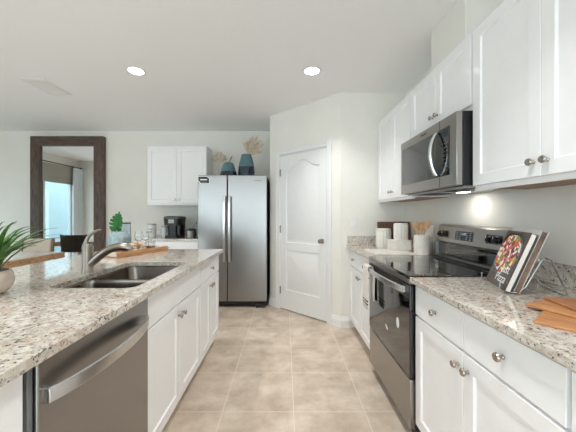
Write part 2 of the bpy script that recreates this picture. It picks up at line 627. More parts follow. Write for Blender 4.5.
# baseboards
def baseboard(name, x0, y0, x1, y1, flip=1):
    L = math.hypot(x1 - x0, y1 - y0)
    a = math.atan2(y1 - y0, x1 - x0)
    prof = [(0, 0), (-0.016, 0), (-0.016, 0.075), (-0.012, 0.09), (-0.009, 0.098), (-0.004, 0.118), (0, 0.12)]
    prof = [(p[0] * flip, p[1]) for p in prof]
    m = MB().prism(prof, 0, L, 'x')
    return struct(m.build(name, 'white_trim', loc=(x0, y0, 0), rot=(0, 0, a), smooth=False))
baseboard('baseboard_back', XD, YB, -2.1, YB)
baseboard('baseboard_back_right', -1.19, YB, B.x, YB)
baseboard('baseboard_pantry_front', A.x - 0.008, 3.2, 0.715, 3.2)
e = DO0 - 0.062
pB = lambda t: (B.x - dirw.x * t, B.y - dirw.y * t)
baseboard('baseboard_pantry_angled_left', *pB(0), *pB(e))
baseboard('baseboard_pantry_angled_right', *pB(DO1 + 0.062), *pB(LW + 0.006))
baseboard('baseboard_pantry_side', B.x, YB, B.x, B.y)
baseboard('baseboard_jog', XL, 1.94, XD, 1.94)
baseboard('baseboard_right', XR, -0.3, XR, YR, 1)

# pantry door casing
cs = MB()
def casing(m, x0, x1, z0, z1, vertical):
    m.box(x0, x1, -0.012, 0, z0, z1)
    if vertical:
        xm = x0 if x0 < 0.3 else x1
        s = 1 if x0 < 0.3 else -1
        a, b = sorted((xm, xm + s * 0.022))
        m.box(a, b, -0.019, -0.012, z0, z1)
    else:
        m.box(x0, x1, -0.019, -0.012, z1 - 0.022, z1)
casing(cs, DO0 - 0.062, DO0, 0, DOH + 0.062, True)
casing(cs, DO1, DO1 + 0.062, 0, DOH + 0.062, True)
casing(cs, DO0, DO1, DOH, DOH + 0.062, False)
cs.box(DO0 - 0.0, DO0 + 0.012, 0, 0.1, 0, DOH).box(DO1 - 0.012, DO1, 0, 0.1, 0, DOH).box(DO0, DO1, 0, 0.1, DOH - 0.012, DOH)
struct(cs.build('trim_1', 'white_trim', loc=(B.x, B.y, 0), rot=(0, 0, ANG), bevel=0.003))

# pantry door: two moulded panels, upper one with an arched top
def panel_door():
    W_, H_ = DO1 - DO0 - 0.03, DOH - 0.027
    bm = bmesh.new()
    t = 0.035
    def arch_loop(x0, x1, z0, z1, rise, off, y):
        x0 += off; x1 -= off; z0 += off; z1 -= off
        pts = [(x0, z0), (x1, z0)]
        n = 24
        for i in range(n + 1):
            u = i / n
            x = x1 + (x0 - x1) * u
            s = 0.5 - 0.5 * math.cos(2 * PI * min(max((u - 0.08) / 0.84, 0), 1))
            pts.append((x, z1 + rise * s))
        return [(p[0], y, p[1]) for p in pts]
    def rect_loop(x0, x1, z0, z1, off, y):
        return arch_loop(x0, x1, z0, z1, 0.0, off, y)
    panels = [('a', 0.10, W_ - 0.10, 0.88, 1.84, 0.095), ('b', 0.10, W_ - 0.10, 0.255, 0.78, 0.0)]
    outer = [bm.verts.new(p) for p in ((0, 0, 0), (W_, 0, 0), (W_, 0, H_), (0, 0, H_))]
    edges = [bm.edges.new((outer[i], outer[(i + 1) % 4])) for i in range(4)]
    for nm, x0, x1, z0, z1, rise in panels:
        prev = None
        for off, y in ((0.0, 0.0), (0.005, 0.009), (0.016, 0.011), (0.040, 0.002)):
            L = [bm.verts.new(p) for p in arch_loop(x0, x1, z0, z1, rise, off, y)]
            n = len(L)
            if prev is None:
                edges += [bm.edges.new((L[i], L[(i + 1) % n])) for i in range(n)]
            else:
                for i in range(n):
                    bm.faces.new((prev[i], prev[(i + 1) % n], L[(i + 1) % n], L[i]))
            prev = L
        bm.faces.new(prev)
    bmesh.ops.triangle_fill(bm, edges=edges, use_beauty=True, use_dissolve=False, normal=(0, -1, 0))
    back = [bm.verts.new(p) for p in ((0, t, 0), (W_, t, 0), (W_, t, H_), (0, t, H_))]
    bm.faces.new(back)
    for i in range(4):
        j = (i + 1) % 4
        bm.faces.new((outer[i], outer[j], back[j], back[i]))
    m = MB()
    m.bm.free()
    m.bm = bm
    return m
dm = panel_door()
door = struct(dm.build('door_2', 'white_trim', loc=(B.x - dirw.x * (DO0 + 0.015) + nin.x * 0.003, B.y - dirw.y * (DO0 + 0.015) + nin.y * 0.003, 0.012), rot=(0, 0, ANG), smooth=True))
for z in (0.24, 1.05, 1.80):
    MB().box(-0.010, 0.006, -0.008, 0.004, z - 0.045, z + 0.045).lathe([(0.006, -0.05), (0.006, 0.05)], -0.002, -0.008, z, 10).build('hinge', 'nickel', door)
Wd = DO1 - DO0 - 0.03
kn = MB().lathe([(0.028, 0), (0.028, 0.006), (0.012, 0.012), (0.011, 0.03), (0.022, 0.036), (0.027, 0.048), (0.024, 0.058), (0.0, 0.062)], n=20)
kn.build('door_knob', 'nickel', door, loc=(Wd - 0.06, 0.0, 0.93), rot=(PI / 2, 0, 0))

# chase above the microwave cabinet
struct(MB().box(1.09, XR, 1.74, 2.15, 2.271, CEIL).build('trim_2', 'wall_paint', bevel=0.004))

# ceiling vent
v = thing('ceiling_vent', 'white slatted air vent in the ceiling above the island', 'vent', (-2.52, 3.06, CEIL))
MB().box(-0.115, 0.115, -0.19, -0.165, -0.008, 0).box(-0.115, 0.115, 0.165, 0.19, -0.008, 0).box(-0.115, -0.09, -0.165, 0.165, -0.008, 0).box(0.09, 0.115, -0.165, 0.165, -0.008, 0).build('frame', 'white_plastic', v, bevel=0.002)
MB().box(-0.09, 0.09, -0.165, 0.165, -0.001, 0).build('backing', 'dark_grey_metal', v)
sl = MB()
for k in range(11):
    y = -0.155 + k * 0.031
    sl.prism([(y - 0.007, -0.003), (y - 0.006, -0.0015), (y + 0.006, -0.009), (y + 0.005, -0.0105)], -0.09, 0.09, 'x')
sl.build('slats', 'white_plastic', v)

# recessed lights: two in view, the rest added for brightness
for i, (x, y) in enumerate(CANS):
    lab = ['round lit recessed ceiling light over the island', 'round lit recessed ceiling light over the aisle, near the pantry'][i] if i < 2 else None
    if i < 2:
        t = thing('ceiling_light', lab, 'light', (x, y, CEIL))
    else:
        t = thing('ceiling_light', 'added lit recessed ceiling light outside the frame', 'light', (x, y, CEIL), group='added recessed lights outside the frame')
    m = MB()
    m.loops([[(r * math.cos(2 * PI * k / 32), r * math.sin(2 * PI * k / 32), z) for k in range(32)] for r, z in ((0.062, -0.001), (0.085, -0.006), (0.092, -0.001))], False, False)
    m.build('trim_ring', 'white_plastic', t)
    MB().lathe([(0.066, -0.0025), (0.05, -0.005), (0, -0.006)], n=32, cap=False).build('lens', 'lamp', t)
    l = bpy.data.lights.new('recessed_lamp', 'AREA')
    l.shape = 'DISK'
    l.size = 0.14
    l.energy = CAN_W
    l.color = (1.0, 0.985, 0.97)
    l.spread = R(105)
    lo = bpy.data.objects.new('recessed_lamp', l)
    lo.location = (0, 0, -0.012)
    lo.parent = t
    C.objects.link(lo)

# ------------------------------------------------------------ cabinets
def shaker(m, x0, x1, z0, z1, t=0.019, b=0.058, rec=0.009):
    """door leaf with a recessed flat panel; front at y=-t"""
    bm = m.bm
    def L(o, y):
        return [bm.verts.new(p) for p in ((x0 + o, y, z0 + o), (x1 - o, y, z0 + o), (x1 - o, y, z1 - o), (x0 + o, y, z1 - o))]
    ls = [L(0, -0.001), L(0, -t + 0.002), L(0.002, -t), L(b, -t), L(b + 0.006, -t + rec)]
    for a, c in zip(ls, ls[1:]):
        for i in range(4):
            j = (i + 1) % 4
            bm.faces.new((a[i], a[j], c[j], c[i]))
    bm.faces.new(ls[0][::-1])
    bm.faces.new(ls[-1])
KNOB = [(0.008, 0), (0.008, 0.003), (0.0055, 0.006), (0.006, 0.014), (0.014, 0.018), (0.0155, 0.023), (0.013, 0.028), (0, 0.0295)]
def knob(parent, x, z):
    m = MB().lathe(KNOB, n=16)
    return m.build('knob', 'nickel', parent, loc=(x, -0.019, z), rot=(PI / 2, 0, 0))
def leaf(root, x0, x1, z0, z1, kx, kz):
    m = MB()
    shaker(m, x0, x1, z0, z1)
    d = m.build('door', 'cabinet_white', root, smooth=False)
    if kx is not None:
        knob(d, kx, kz)
def slabfront(root, x0, x1, z0, z1, kx=None, name='drawer'):
    d = MB().box(x0, x1, -0.019, -0.001, z0, z1).build(name, 'cabinet_white', root, bevel=0.002, smooth=False)
    if kx is not None:
        knob(d, kx, (z0 + z1) / 2)
BZ0, BZ1 = 0.105, 0.884
def base_cab(label, loc, rz, w_, depth, doors, drawers, gap=0.006, group=None, hollow=False, endfill=0.0, false_front=False):
    t = thing('base_cabinet', label, 'cabinet', loc, rz, group)
    m = MB()
    if hollow:
        m.box(0, 0.018, 0.018, depth, BZ0, 0.66).box(w_ - 0.018, w_, 0.018, depth, BZ0, BZ1).box(0, w_, 0, 0.018, BZ0, BZ1).box(0.018, w_ - 0.018, depth - 0.018, depth, BZ0, BZ1).box(0.018, w_ - 0.018, 0.018, depth - 0.018, BZ0, BZ0 + 0.018)
    else:
        m.box(0, w_, 0, depth, BZ0, BZ1)
    m.build('body', 'cabinet_white', t, smooth=False)
    MB().box(0, w_, 0.075, depth, 0.0, BZ0).build('toe_kick', 'cabinet_white', t, smooth=False)
    x0, x1 = gap + (endfill if endfill > 0 else 0), w_ - gap + (endfill if endfill < 0 else 0)
    zt0, zt1 = 0.715, 0.868
    n = len(drawers)
    W_ = x1 - x0
    if n:
        for k in range(n):
            a = x0 + W_ * k / n + (0.002 if k else 0)
            b = x0 + W_ * (k + 1) / n - (0.002 if k < n - 1 else 0)
            slabfront(t, a, b, zt0, zt1, (a + b) / 2 if drawers[k] else None, 'drawer' if drawers[k] else 'false_front')
        zd = 0.704
    else:
        zd = zt1
    for k in range(doors):
        a = x0 + W_ * k / doors + (0.002 if k else 0)
        b = x0 + W_ * (k + 1) / doors - (0.002 if k < doors - 1 else 0)
        kx = b - 0.03 if k % 2 == 0 else a + 0.03
        leaf(t, a, b, 0.118, zd, kx, zd - 0.06)
    return t
def upper_cab(label, loc, rz, w_, depth, z0, z1, doors, gap=0.006, endfill=0.0, raw=True):
    t = thing('wall_cabinet', label, 'cabinet', loc, rz)
    MB().box(0, w_, 0, depth, z0 + 0.012, z1).box(0, w_, 0, 0.019, z0, z0 + 0.012).build('body', 'cabinet_white', t, smooth=False)
    MB().box(0.002, w_ - 0.002, 0.02, depth - 0.002, z0 + 0.008, z0 + 0.0118).build('underside', 'cabinet_raw' if raw else 'cabinet_white', t, smooth=False)
    x0, x1 = gap + (endfill if endfill > 0 else 0), w_ - gap
    W_ = x1 - x0
    for k in range(doors):
        a = x0 + W_ * k / doors + (0.0015 if k else 0)
        b = x0 + W_ * (k + 1) / doors - (0.0015 if k < doors - 1 else 0)
        kx = b - 0.03 if k % 2 == 0 else a + 0.03
        leaf(t, a, b, z0 + 0.025, z1 - 0.02, kx, z0 + 0.085)
    return t

RY1, RY0 = 2.335, 1.575       # range span in Y
FX = 0.728                    # right base cabinet front plane
CD = XR - FX - 0.002
# right side base cabinets, fronts facing the aisle
base_cab('white double door base cabinet under the canisters, between pantry wall and stove', (FX, 3.195, 0), -PI / 2, 3.195 - RY1 - 0.004, CD, 2, [1, 1], endfill=0.04)
base_cab('white double door base cabinet under the cookbook stand, right of the stove', (FX, RY0 - 0.004, 0), -PI / 2, 0.85, CD, 2, [1, 1])
base_cab('white base cabinet nearest the camera on the right, mostly out of frame', (FX, RY0 - 0.856, 0), -PI / 2, 0.85, CD, 2, [1, 1])
# right uppers
UX = 1.040
UD = XR - UX - 0.002
ZU0, ZU1 = 1.385, 2.27
upper_cab('white two door wall cabinet beside the pantry wall, left of the microwave', (UX, 3.195, 0), -PI / 2, 3.195 - 2.342, UD, ZU0, ZU1, 2, endfill=0.03)
upper_cab('short white two door wall cabinet directly above the microwave', (UX, 2.338, 0), -PI / 2, 0.76, UD, 1.835, ZU1, 2)
upper_cab('tall white two door wall cabinet right of the microwave, over the cookbook stand', (UX, 1.573, 0), -PI / 2, 0.845, UD, ZU0, ZU1, 2)
upper_cab('white wall cabinet at the right edge, nearest the camera', (UX, 0.724, 0), -PI / 2, 0.8, UD, ZU0, ZU1, 2)

# right worktops and backsplash
def slab(name, x0, x1, y0, y1, z0=0.884, z1=0.914):
    return MB().box(x0, x1, y0, y1, z0, z1).build(name, 'granite', bevel=0.005, smooth=False, seg=3)
tag(MB().box(0.68, XR - 0.001, RY1 + 0.003, 3.198, 0.8845, 0.914).build('worktop', 'granite', bevel=0.005, seg=3, smooth=False), 'speckled granite worktop under the canisters, left of the stove', 'countertop')
tag(MB().box(0.693, XR - 0.0215, 3.178, 3.198, 0.9145, 1.018).build('backsplash_strip', 'granite', bevel=0.002, smooth=False), 'low granite backsplash strip on the pantry wall under the light switch', 'backsplash')
tag(MB().box(XR - 0.021, XR - 0.001, RY1 + 0.003, 3.198, 0.9145, 1.018).build('backsplash_strip', 'granite', bevel=0.002, smooth=False), 'low granite backsplash strip on the right wall behind the utensil crock', 'backsplash')
tag(MB().box(0.68, XR - 0.001, -0.14, RY0 - 0.003, 0.8845, 0.914).build('worktop', 'granite', bevel=0.005, seg=3, smooth=False), 'speckled granite worktop on the right, under the cutting boards', 'countertop')
tag(MB().box(XR - 0.021, XR - 0.001, -0.14, RY0 - 0.003, 0.9145, 1.018).build('backsplash_strip', 'granite', bevel=0.002, smooth=False), 'low granite backsplash strip on the right wall behind the book stand', 'backsplash')

# light switch plate
t = thing('light_switch', 'white double rocker light switch on the pantry wall above the backsplash', 'switch', (0.765, 3.2, 1.165))
MB().box(-0.037, 0.037, -0.005, 0, -0.06, 0.06).build('plate', 'white_plastic', t, bevel=0.002)
for s in (-1, 1):
    MB().box(s * 0.017 - 0.012, s * 0.017 + 0.012, -0.008, -0.005, -0.032, 0.032).build('rocker', 'white_trim', t, bevel=0.001)

# island cabinets
IX = -0.664
ID = 0.6
base_cab('white end cabinet closing the island nearest the camera, left of the dishwasher', (IX, 0.10, 0), PI / 2, 0.615, ID, 1, [1])
base_cab('white sink base cabinet with a wide false front in the island, right of the dishwasher', (IX, 1.348, 0), PI / 2, 0.852, ID, 2, [0], hollow=True)
base_cab('narrower white island cabinet at the far end, facing the refrigerator', (IX, 2.201, 0), PI / 2, 0.609, ID, 2, [1])
# island back panel (seating side)
tag(MB().box(-1.35, IX - ID - 0.002, 0.10, 2.81, 0, 0.884).build('island_back', 'cabinet_white', smooth=False), 'white panelled back of the island on its dining side', 'island panel')

# island worktop with the sink cut-out
HX0, HX1, HY0, HY1 = -1.118, -0.70, 1.335, 2.08
def island_top():
    bm = bmesh.new()
    outer = rrect(-1.75, -0.608, 0.05, 2.84, 0.015, 3)
    hole = rrect(HX0, HX1, HY0, HY1, 0.055, 8)
    z0, z1 = 0.8845, 0.914
    edges = []
    rings = {}
    for z in (z0, z1):
        for nm, L in (('o', outer), ('h', hole)):
            vs = [bm.verts.new((x, y, z)) for x, y in L]
            rings[(nm, z)] = vs
    for z in (z0, z1):
        es = []
        for nm in 'oh':
            vs = rings[(nm, z)]
            es += [bm.edges.new((vs[i], vs[(i + 1) % len(vs)])) for i in range(len(vs))]
        bmesh.ops.triangle_fill(bm, edges=es, use_beauty=True, use_dissolve=False, normal=(0, 0, 1))
    for nm in 'oh':
        a, b = rings[(nm, z0)], rings[(nm, z1)]
        n = len(a)
        for i in range(n):
            bm.faces.new((a[i], a[(i + 1) % n], b[(i + 1) % n], b[i]))
    m = MB()
    m.bm.free()
    m.bm = bm
    return m
tag(island_top().build('worktop', 'granite', bevel=0.005, smooth=False, seg=3), 'large speckled granite island worktop around the double sink', 'countertop')

# sink
t = thing('kitchen_sink', 'stainless steel double bowl sink set into the island worktop', 'sink', ((HX0 + HX1) / 2, (HY0 + HY1) / 2, 0.66))
cx, cy = (HX0 + HX1) / 2, (HY0 + HY1) / 2
def bowl(x0, x1, y0, y1, dep):
    m = MB()
    zt = 0.883 - 0.66
    L = []
    for off, z, r in ((-0.012, zt, 0.06), (-0.012, zt - 0.002, 0.06), (0.0, zt - 0.002, 0.05), (0.004, zt - 0.02, 0.05), (0.008, zt - dep + 0.03, 0.075), (0.02, zt - dep + 0.008, 0.065), (0.045, zt - dep, 0.05)):
        L.append([(x - cx, y - cy, z) for x, y in rrect(x0 + off, x1 - off, y0 + off, y1 - off, r, 6)])
    m.loops(L, False, True)
    return m
ymid = 1.645
for (a, b) in ((HY0 - 0.006, ymid - 0.014), (ymid + 0.014, HY1 + 0.006)):
    bw = bowl(HX0 - 0.006, HX1 + 0.006, a, b, 0.19).build('bowl', 'sink_steel', t)
    MB().lathe([(0.045, 0.002), (0.04, 0.004), (0.03, -0.001), (0, -0.001)], 0, (a + b) / 2 - cy, 0.883 - 0.66 - 0.19, 24, cap=False).build('drain', 'steel_bright', bw)

# faucet
t = thing('faucet', 'brushed nickel single lever kitchen faucet standing behind the island sink', 'faucet', (-1.165, 1.70, 0.914))
MB().lathe([(0.034, 0), (0.034, 0.004), (0.030, 0.010), (0.029, 0.05), (0.028, 0.10), (0.028, 0.14), (0.026, 0.16), (0.020, 0.170), (0, 0.174)], n=28).build('body', 'brushed_faucet', t)
def spf(u):
    # spout: leaves the body low, rises in a shallow arc and droops at its tip
    P = [Vector((0.0, 0, 0.035)), Vector((0.05, 0.0, 0.075)), Vector((0.12, 0.0, 0.165)), Vector((0.225, 0.0, 0.150))]
    a = (1 - u)
    return P[0] * a ** 3 + P[1] * 3 * a * a * u + P[2] * 3 * a * u * u + P[3] * u ** 3
pts = arc(spf, 18)
MB().tube(pts, [0.022 + 0.002 * math.sin(i / 17 * PI) for i in range(18)], 16).build('spout', 'brushed_faucet', t)
MB().tube([(0.205, 0, 0.152), (0.235, 0, 0.147), (0.25, 0, 0.139), (0.253, 0, 0.131)], [0.0235, 0.0235, 0.021, 0.017], 16).build('spray_head', 'brushed_faucet', t)
lev = MB()
def lvf(u):
    P = [Vector((-0.010, 0, 0.14)), Vector((-0.022, 0, 0.195)), Vector((0.02, 0, 0.240)), Vector((0.078, 0, 0.252))]
    a = (1 - u)
    return P[0] * a ** 3 + P[1] * 3 * a * a * u + P[2] * 3 * a * u * u + P[3] * u ** 3
lev.tube(arc(lvf, 14), [0.024, 0.020, 0.017, 0.013, 0.012, 0.011, 0.010, 0.0095, 0.009, 0.0085, 0.008, 0.0075, 0.007, 0.005], 12, flat=0.8)
lev.build('lever', 'brushed_faucet', t)

# ------------------------------------------------------------ dishwasher
t = thing('dishwasher', 'stainless steel dishwasher with a curved bar handle in the island', 'dishwasher', (IX, 0.718, 0), PI / 2)
DW = 0.624
MB().box(0.004, DW - 0.035, 0.02, 0.58, 0.06, 0.868).build('body', 'black_plastic', t, smooth=False)
MB().box(0.022, DW - 0.004, -0.028, 0.018, 0.115, 0.872).build('door', 'stainless', t, bevel=0.004)
MB().box(0.004, 0.020, -0.018, 0.018, 0.10, 0.872).build('side_trim', 'grey_plastic', t, bevel=0.002)
MB().box(0.01, DW - 0.01, 0.05, 0.07, 0.0, 0.11).build('kick_plate', 'black_plastic', t)
def bow(u, L, out):
    return 4 * u * (1 - u) * out
hm = MB()
N = 24
x0h, x1h = 0.034, DW - 0.04
def hbar(m, x0, x1, z, base, out, hh, th):
    L = []
    for i in range(N + 1):
        u = i / N
        x = x0 + (x1 - x0) * u
        y = base - (4 * u * (1 - u)) ** 0.8 * out
        L.append([(x, y, z - hh), (x, y - th, z - hh * 0.8), (x, y - th, z + hh * 0.8), (x, y, z + hh)])
    m.loops(L)
hbar(hm, x0h, x1h, 0.780, -0.042, 0.045, 0.0225, 0.008)
hm.box(x0h, x0h + 0.02, -0.048, -0.026, 0.760, 0.800).box(x1h - 0.02, x1h, -0.048, -0.026, 0.760, 0.800)
hm.build('handle', 'steel_bright', t, bevel=0.002)

# ------------------------------------------------------------ stove
t = thing('stove', 'stainless steel and black glass electric stove between the right worktops', 'stove', (0.685, RY1, 0), -PI / 2)
SW = RY1 - RY0
BACK = XR - 0.685 - 0.003
MB().box(0.003, SW - 0.003, 0.03, BACK - 0.01, 0.03, 0.90).box(0.02, SW - 0.02, 0.06, BACK - 0.02, 0.0, 0.03).build('body', 'dark_grey_metal', t, smooth=False)
MB().box(-0.001 + 0.002, SW - 0.001, -0.008, 0.50, 0.9005, 0.920).build('cooktop', 'black_glass', t, bevel=0.003)
MB().box(0.002, SW - 0.002, -0.004, 0.03, 0.872, 0.8995).build('front_rail', 'stainless_h', t, bevel=0.002)
ct = MB()
for (x, y, r) in ((0.19, 0.14, 0.085), (0.56, 0.14, 0.11), (0.19, 0.37, 0.075), (0.56, 0.37, 0.085)):
    for rr in (r, r * 0.62):
        rg = MB()
        rg.loops([[(x + q * math.cos(2 * PI * k / 40), y + q * math.sin(2 * PI * k / 40), 0.9203) for k in range(40)] for q in (rr - 0.0012, rr + 0.0012)], False, False)
        rg.build('burner_ring', 'grey_ring', t)
od = MB().box(0.003, SW - 0.003, -0.002, 0.028, 0.355, 0.866).build('oven_door', 'black_glass', t, bevel=0.004)
MB().box(0.003, SW - 0.003, -0.006, -0.0025, 0.79, 0.864).build('door_band', 'black_plastic', od, bevel=0.001)
hm = MB()
hbar(hm, 0.03, SW - 0.03, 0.838, -0.026, 0.032, 0.020, 0.008)
hm.box(0.03, 0.052, -0.032, -0.005, 0.820, 0.856).box(SW - 0.052, SW - 0.03, -0.032, -0.005, 0.820, 0.856)
hm.build('handle', 'steel_bright', od, bevel=0.002)
st = MB().lathe([(0.022, 0), (0.022, 0.0006), (0, 0.0006)], n=28, sy=1.5)
st.build('sticker', 'label_white', od, loc=(0.59, -0.002, 0.60), rot=(PI / 2, 0, 0))
st = MB().lathe([(0.012, 0), (0.012, 0.0006), (0, 0.0006)], n=24, sx=2.0)
st.build('sticker', 'label_white', od, loc=(0.40, -0.002, 0.50), rot=(PI / 2, 0.5, 0))
MB().box(0.003, SW - 0.003, 0.0, 0.028, 0.075, 0.345).build('drawer', 'stainless_h', t, bevel=0.004)
# backguard, slanting
bgd = MB().prism([(0.52, 0.9), (BACK, 0.9), (BACK, 1.178), (0.585, 1.178), (0.562, 1.165), (0.545, 1.045), (0.56, 1.04), (0.56, 0.945), (0.52, 0.94)], 0.0, SW, 'x').build('backguard', 'stainless_h', t, bevel=0.003)
MB().box(0.03, SW - 0.03, 0.548, 0.559, 0.95, 1.035).build('vent_window', 'black_glass', bgd, bevel=0.002)
MB().box(0.02, SW - 0.02, 0.50, 0.548, 0.921, 0.938).build('vent_slot', 'black_plastic', bgd)
sl_ang = math.atan2(0.017, 0.12)
def on_guard(m, name, mt, x, z):
    y = 0.545 + (z - 1.045) / 0.12 * 0.017
    return m.build(name, mt, bgd, loc=(x, y, z), rot=(PI / 2 - sl_ang, 0, 0), bevel=0.0)
on_guard(MB().box(-0.095, 0.095, -0.032, 0.032, 0.0, 0.003), 'display', 'display_blue', 0.34, 1.105)
for x in (0.085, 0.63):
    on_guard(MB().box(-0.066, 0.066, -0.028, 0.028, 0.0, 0.002), 'knob_plate', 'black_glass', x, 1.105)
    for s in (-1, 1):
        on_guard(MB().lathe([(0.022, 0.002), (0.022, 0.006), (0.017, 0.01), (0.015, 0.026), (0.0, 0.028)], n=20).box(-0.003, 0.003, -0.016, 0.016, 0.026, 0.032), 'knob', 'black_plastic', x + s * 0.03, 1.105)
        on_guard(MB().box(-0.002, 0.002, 0.002, 0.018, 0.032, 0.0325), 'knob_mark', 'label_white', x + s * 0.03, 1.105)
for r_ in range(4):
    for c_ in range(5):
        if c_ == 2:
            continue
        on_guard(MB().box(-0.006, 0.006, -0.0025, 0.0025, 0.003, 0.0035), 'button_legend', 'gray_jar', 0.265 + c_ * 0.037, 1.083 + r_ * 0.0145)
text('12:00', 0.022, 'label_white', bgd, (0.34, 0.5515 - 0.0005, 1.118), (PI / 2 - sl_ang, 0, 0), 'clock_digits', 0.0003)

# towel on the oven handle
def cloth_strip(x0, x1, path, nx=10, wav=0.004, th=0.003):
    m = MB()
    bm = m.bm
    rows = []
    for j, (y, z) in enumerate(path):
        rows.append([bm.verts.new((x0 + (x1 - x0) * i / nx, y + wav * math.sin(i * 1.9 + j * 0.15) * min(1, abs(j - len(path) / 2) / 4.0), z)) for i in range(nx + 1)])
    for a, b in zip(rows, rows[1:]):
        for i in range(nx):
            bm.faces.new((a[i], a[i + 1], b[i + 1], b[i]))
    return m
path = [(-0.014, 0.60 + 0.03 * k) for k in range(8)] + [(-0.0235, 0.842), (-0.028, 0.862), (-0.042, 0.866), (-0.060, 0.860), (-0.064, 0.84)] + [(-0.064, 0.81 - 0.03 * k) for k in range(10)]
tw = cloth_strip(0.045, 0.17, path)
twl = thing('kitchen_towel', 'white dish towel with black stripes hanging on the oven door handle', 'towel', (0.685, RY1, 0), -PI / 2)
to = tw.build('cloth', 'towel_cloth', twl)
sol = to.modifiers.new('solid', 'SOLIDIFY'); sol.thickness = 0.003; sol.offset = 0
for z in (0.60, 0.575):
    cs_ = cloth_strip(0.0445, 0.1705, [(-0.064, z + 0.004), (-0.064, z - 0.004)], wav=0.004)
    so = cs_.build('stripe', 'label_black', twl)
    sm_ = so.modifiers.new('solid', 'SOLIDIFY'); sm_.thickness = 0.0085; sm_.offset = 0

# ------------------------------------------------------------ microwave
MX = 0.94
t = thing('microwave', 'stainless steel over the range microwave with curved handle below the short cabinet', 'microwave', (MX, 2.335, 1.415), -PI / 2)
MW = 0.757
MD = XR - MX - 0.003
MH = 0.41
MB().box(0.0, MW, 0.035, MD, 0.0, MH).build('body', 'black_plastic', t, bevel=0.002)
MB().box(0.0, MW, 0.0, 0.034, 0.002, MH - 0.002).build('front_frame', 'stainless_h', t, bevel=0.003)
MB().box(0.03, MW - 0.065, -0.003, 0.004, 0.068, MH - 0.06).build('door_glass', 'black_glass', t, bevel=0.002)
MB().box(0.075, 0.52, -0.0045, -0.003, 0.10, MH - 0.10).build('window_screen', mat('mw_screen', (62, 62, 62), 0.12, coat=0.6), t)
MB().box(MW - 0.1735, MW - 0.1715, -0.0015, 0.0, 0.004, MH - 0.004).build('door_seam', 'black_plastic', t)
hm = MB()
L = []
for i in range(25):
    u = i / 24
    z = 0.075 + (MH - 0.145) * u
    b_ = (4 * u * (1 - u)) ** 0.8 * 0.042
    xx = MW - 0.188
    L.append([(xx - 0.013, -0.006 - b_, z), (xx - 0.010, -0.018 - b_, z), (xx + 0.010, -0.018 - b_, z), (xx + 0.013, -0.006 - b_, z)])
hm.loops(L)
hm.build('handle', 'steel_bright', t, bevel=0.002)
for r_ in range(8):
    for c_ in range(3):
        MB().box(-0.005, 0.005, -0.0008, 0, -0.003, 0.003).build('keypad_button', 'grey_plastic', t, loc=(MW - 0.138 + c_ * 0.026, -0.003, 0.095 + r_ * 0.023))
MB().box(MW - 0.155, MW - 0.08, -0.004, -0.003, 0.295, 0.33).build('display', 'display_blue', t)
vb = MB().box(0.02, MW - 0.02, 0.05, MD - 0.03, -0.010, 0.0)
vb.build('bottom_plate', 'gray_jar', t, bevel=0.002)
MB().box(0.08, 0.30, 0.1, 0.24, -0.013, -0.010).build('grease_filter', 'dark_grey_metal', t)
MB().box(MW - 0.30, MW - 0.08, 0.1, 0.24, -0.013, -0.010).build('grease_filter', 'dark_grey_metal', t)
MB().box(MW / 2 - 0.04, MW / 2 + 0.04, 0.245, 0.295, -0.0125, -0.010).build('cooktop_lamp', 'lamp', t)
l = bpy.data.lights.new('cooktop_lamp', 'AREA')
l.shape = 'RECTANGLE'
l.size = 0.08
l.size_y = 0.05
l.energy = 0.45
l.color = (1.0, 0.95, 0.88)
lo = bpy.data.objects.new('cooktop_lamp_light', l)
lo.location = (MW / 2, 0.27, -0.016)
lo.parent = t
C.objects.link(lo)
text('Whirlpool', 0.02, 'logo_grey', t, (0.38, -0.0005, MH - 0.03), (PI / 2, 0, 0), 'logo', 0.0004)

# ------------------------------------------------------------ refrigerator
FXL, FXR_ = -1.172, -0.2425
FW = FXR_ - FXL
FY = 3.87
t = thing('refrigerator', 'stainless steel side by side refrigerator against the back wall', 'refrigerator', (FXL, FY, 0))
FH = 1.785
MB().box(0.003, FW - 0.003, 0.075, YB - FY - 0.03, 0.03, FH - 0.015).build('body', 'dark_grey_metal', t, bevel=0.004)
seam = -0.775 - FXL
for a, b, nm, wide in ((0.0, seam - 0.004, 'freezer_door', 0), (seam + 0.004, FW, 'refrigerator_door', 1)):
    MB().box(a, b, 0.0, 0.07, 0.085, FH).build(nm, 'stainless', t, bevel=0.008, seg=3)
for s, x in ((-1, seam - 0.034), (1, seam + 0.034)):
    hm = MB()
    L = []
    for i in range(25):
        u = i / 24
        z = 0.62 + 0.88 * u
        b_ = (4 * u * (1 - u)) ** 0.7 * 0.022
        L.append([(x - 0.021, -0.032 - b_, z), (x - 0.016, -0.045 - b_, z), (x + 0.016, -0.045 - b_, z), (x + 0.021, -0.032 - b_, z)])
    hm.loops(L)
    hm.box(x - 0.013, x + 0.013, -0.034, 0.0, 0.622, 0.66).box(x - 0.013, x + 0.013, -0.034, 0.0, 1.46, 1.498)
    hm.build('handle', 'steel_bright', t, bevel=0.003)
MB().box(0.02, FW - 0.02, 0.03, 0.08, 0.025, 0.082).build('grille', 'black_plastic', t, bevel=0.002)
for x in (0.03, FW - 0.15):
    MB().box(x, x + 0.12, 0.0, 0.08, 0.0, 0.05).build('foot', 'dark_grey_metal', t, bevel=0.004)
text('Whirlpool', 0.026, 'logo_grey', t, (FW - 0.125, -0.001, FH - 0.075), (PI / 2, 0, 0), 'logo', 0.0005)
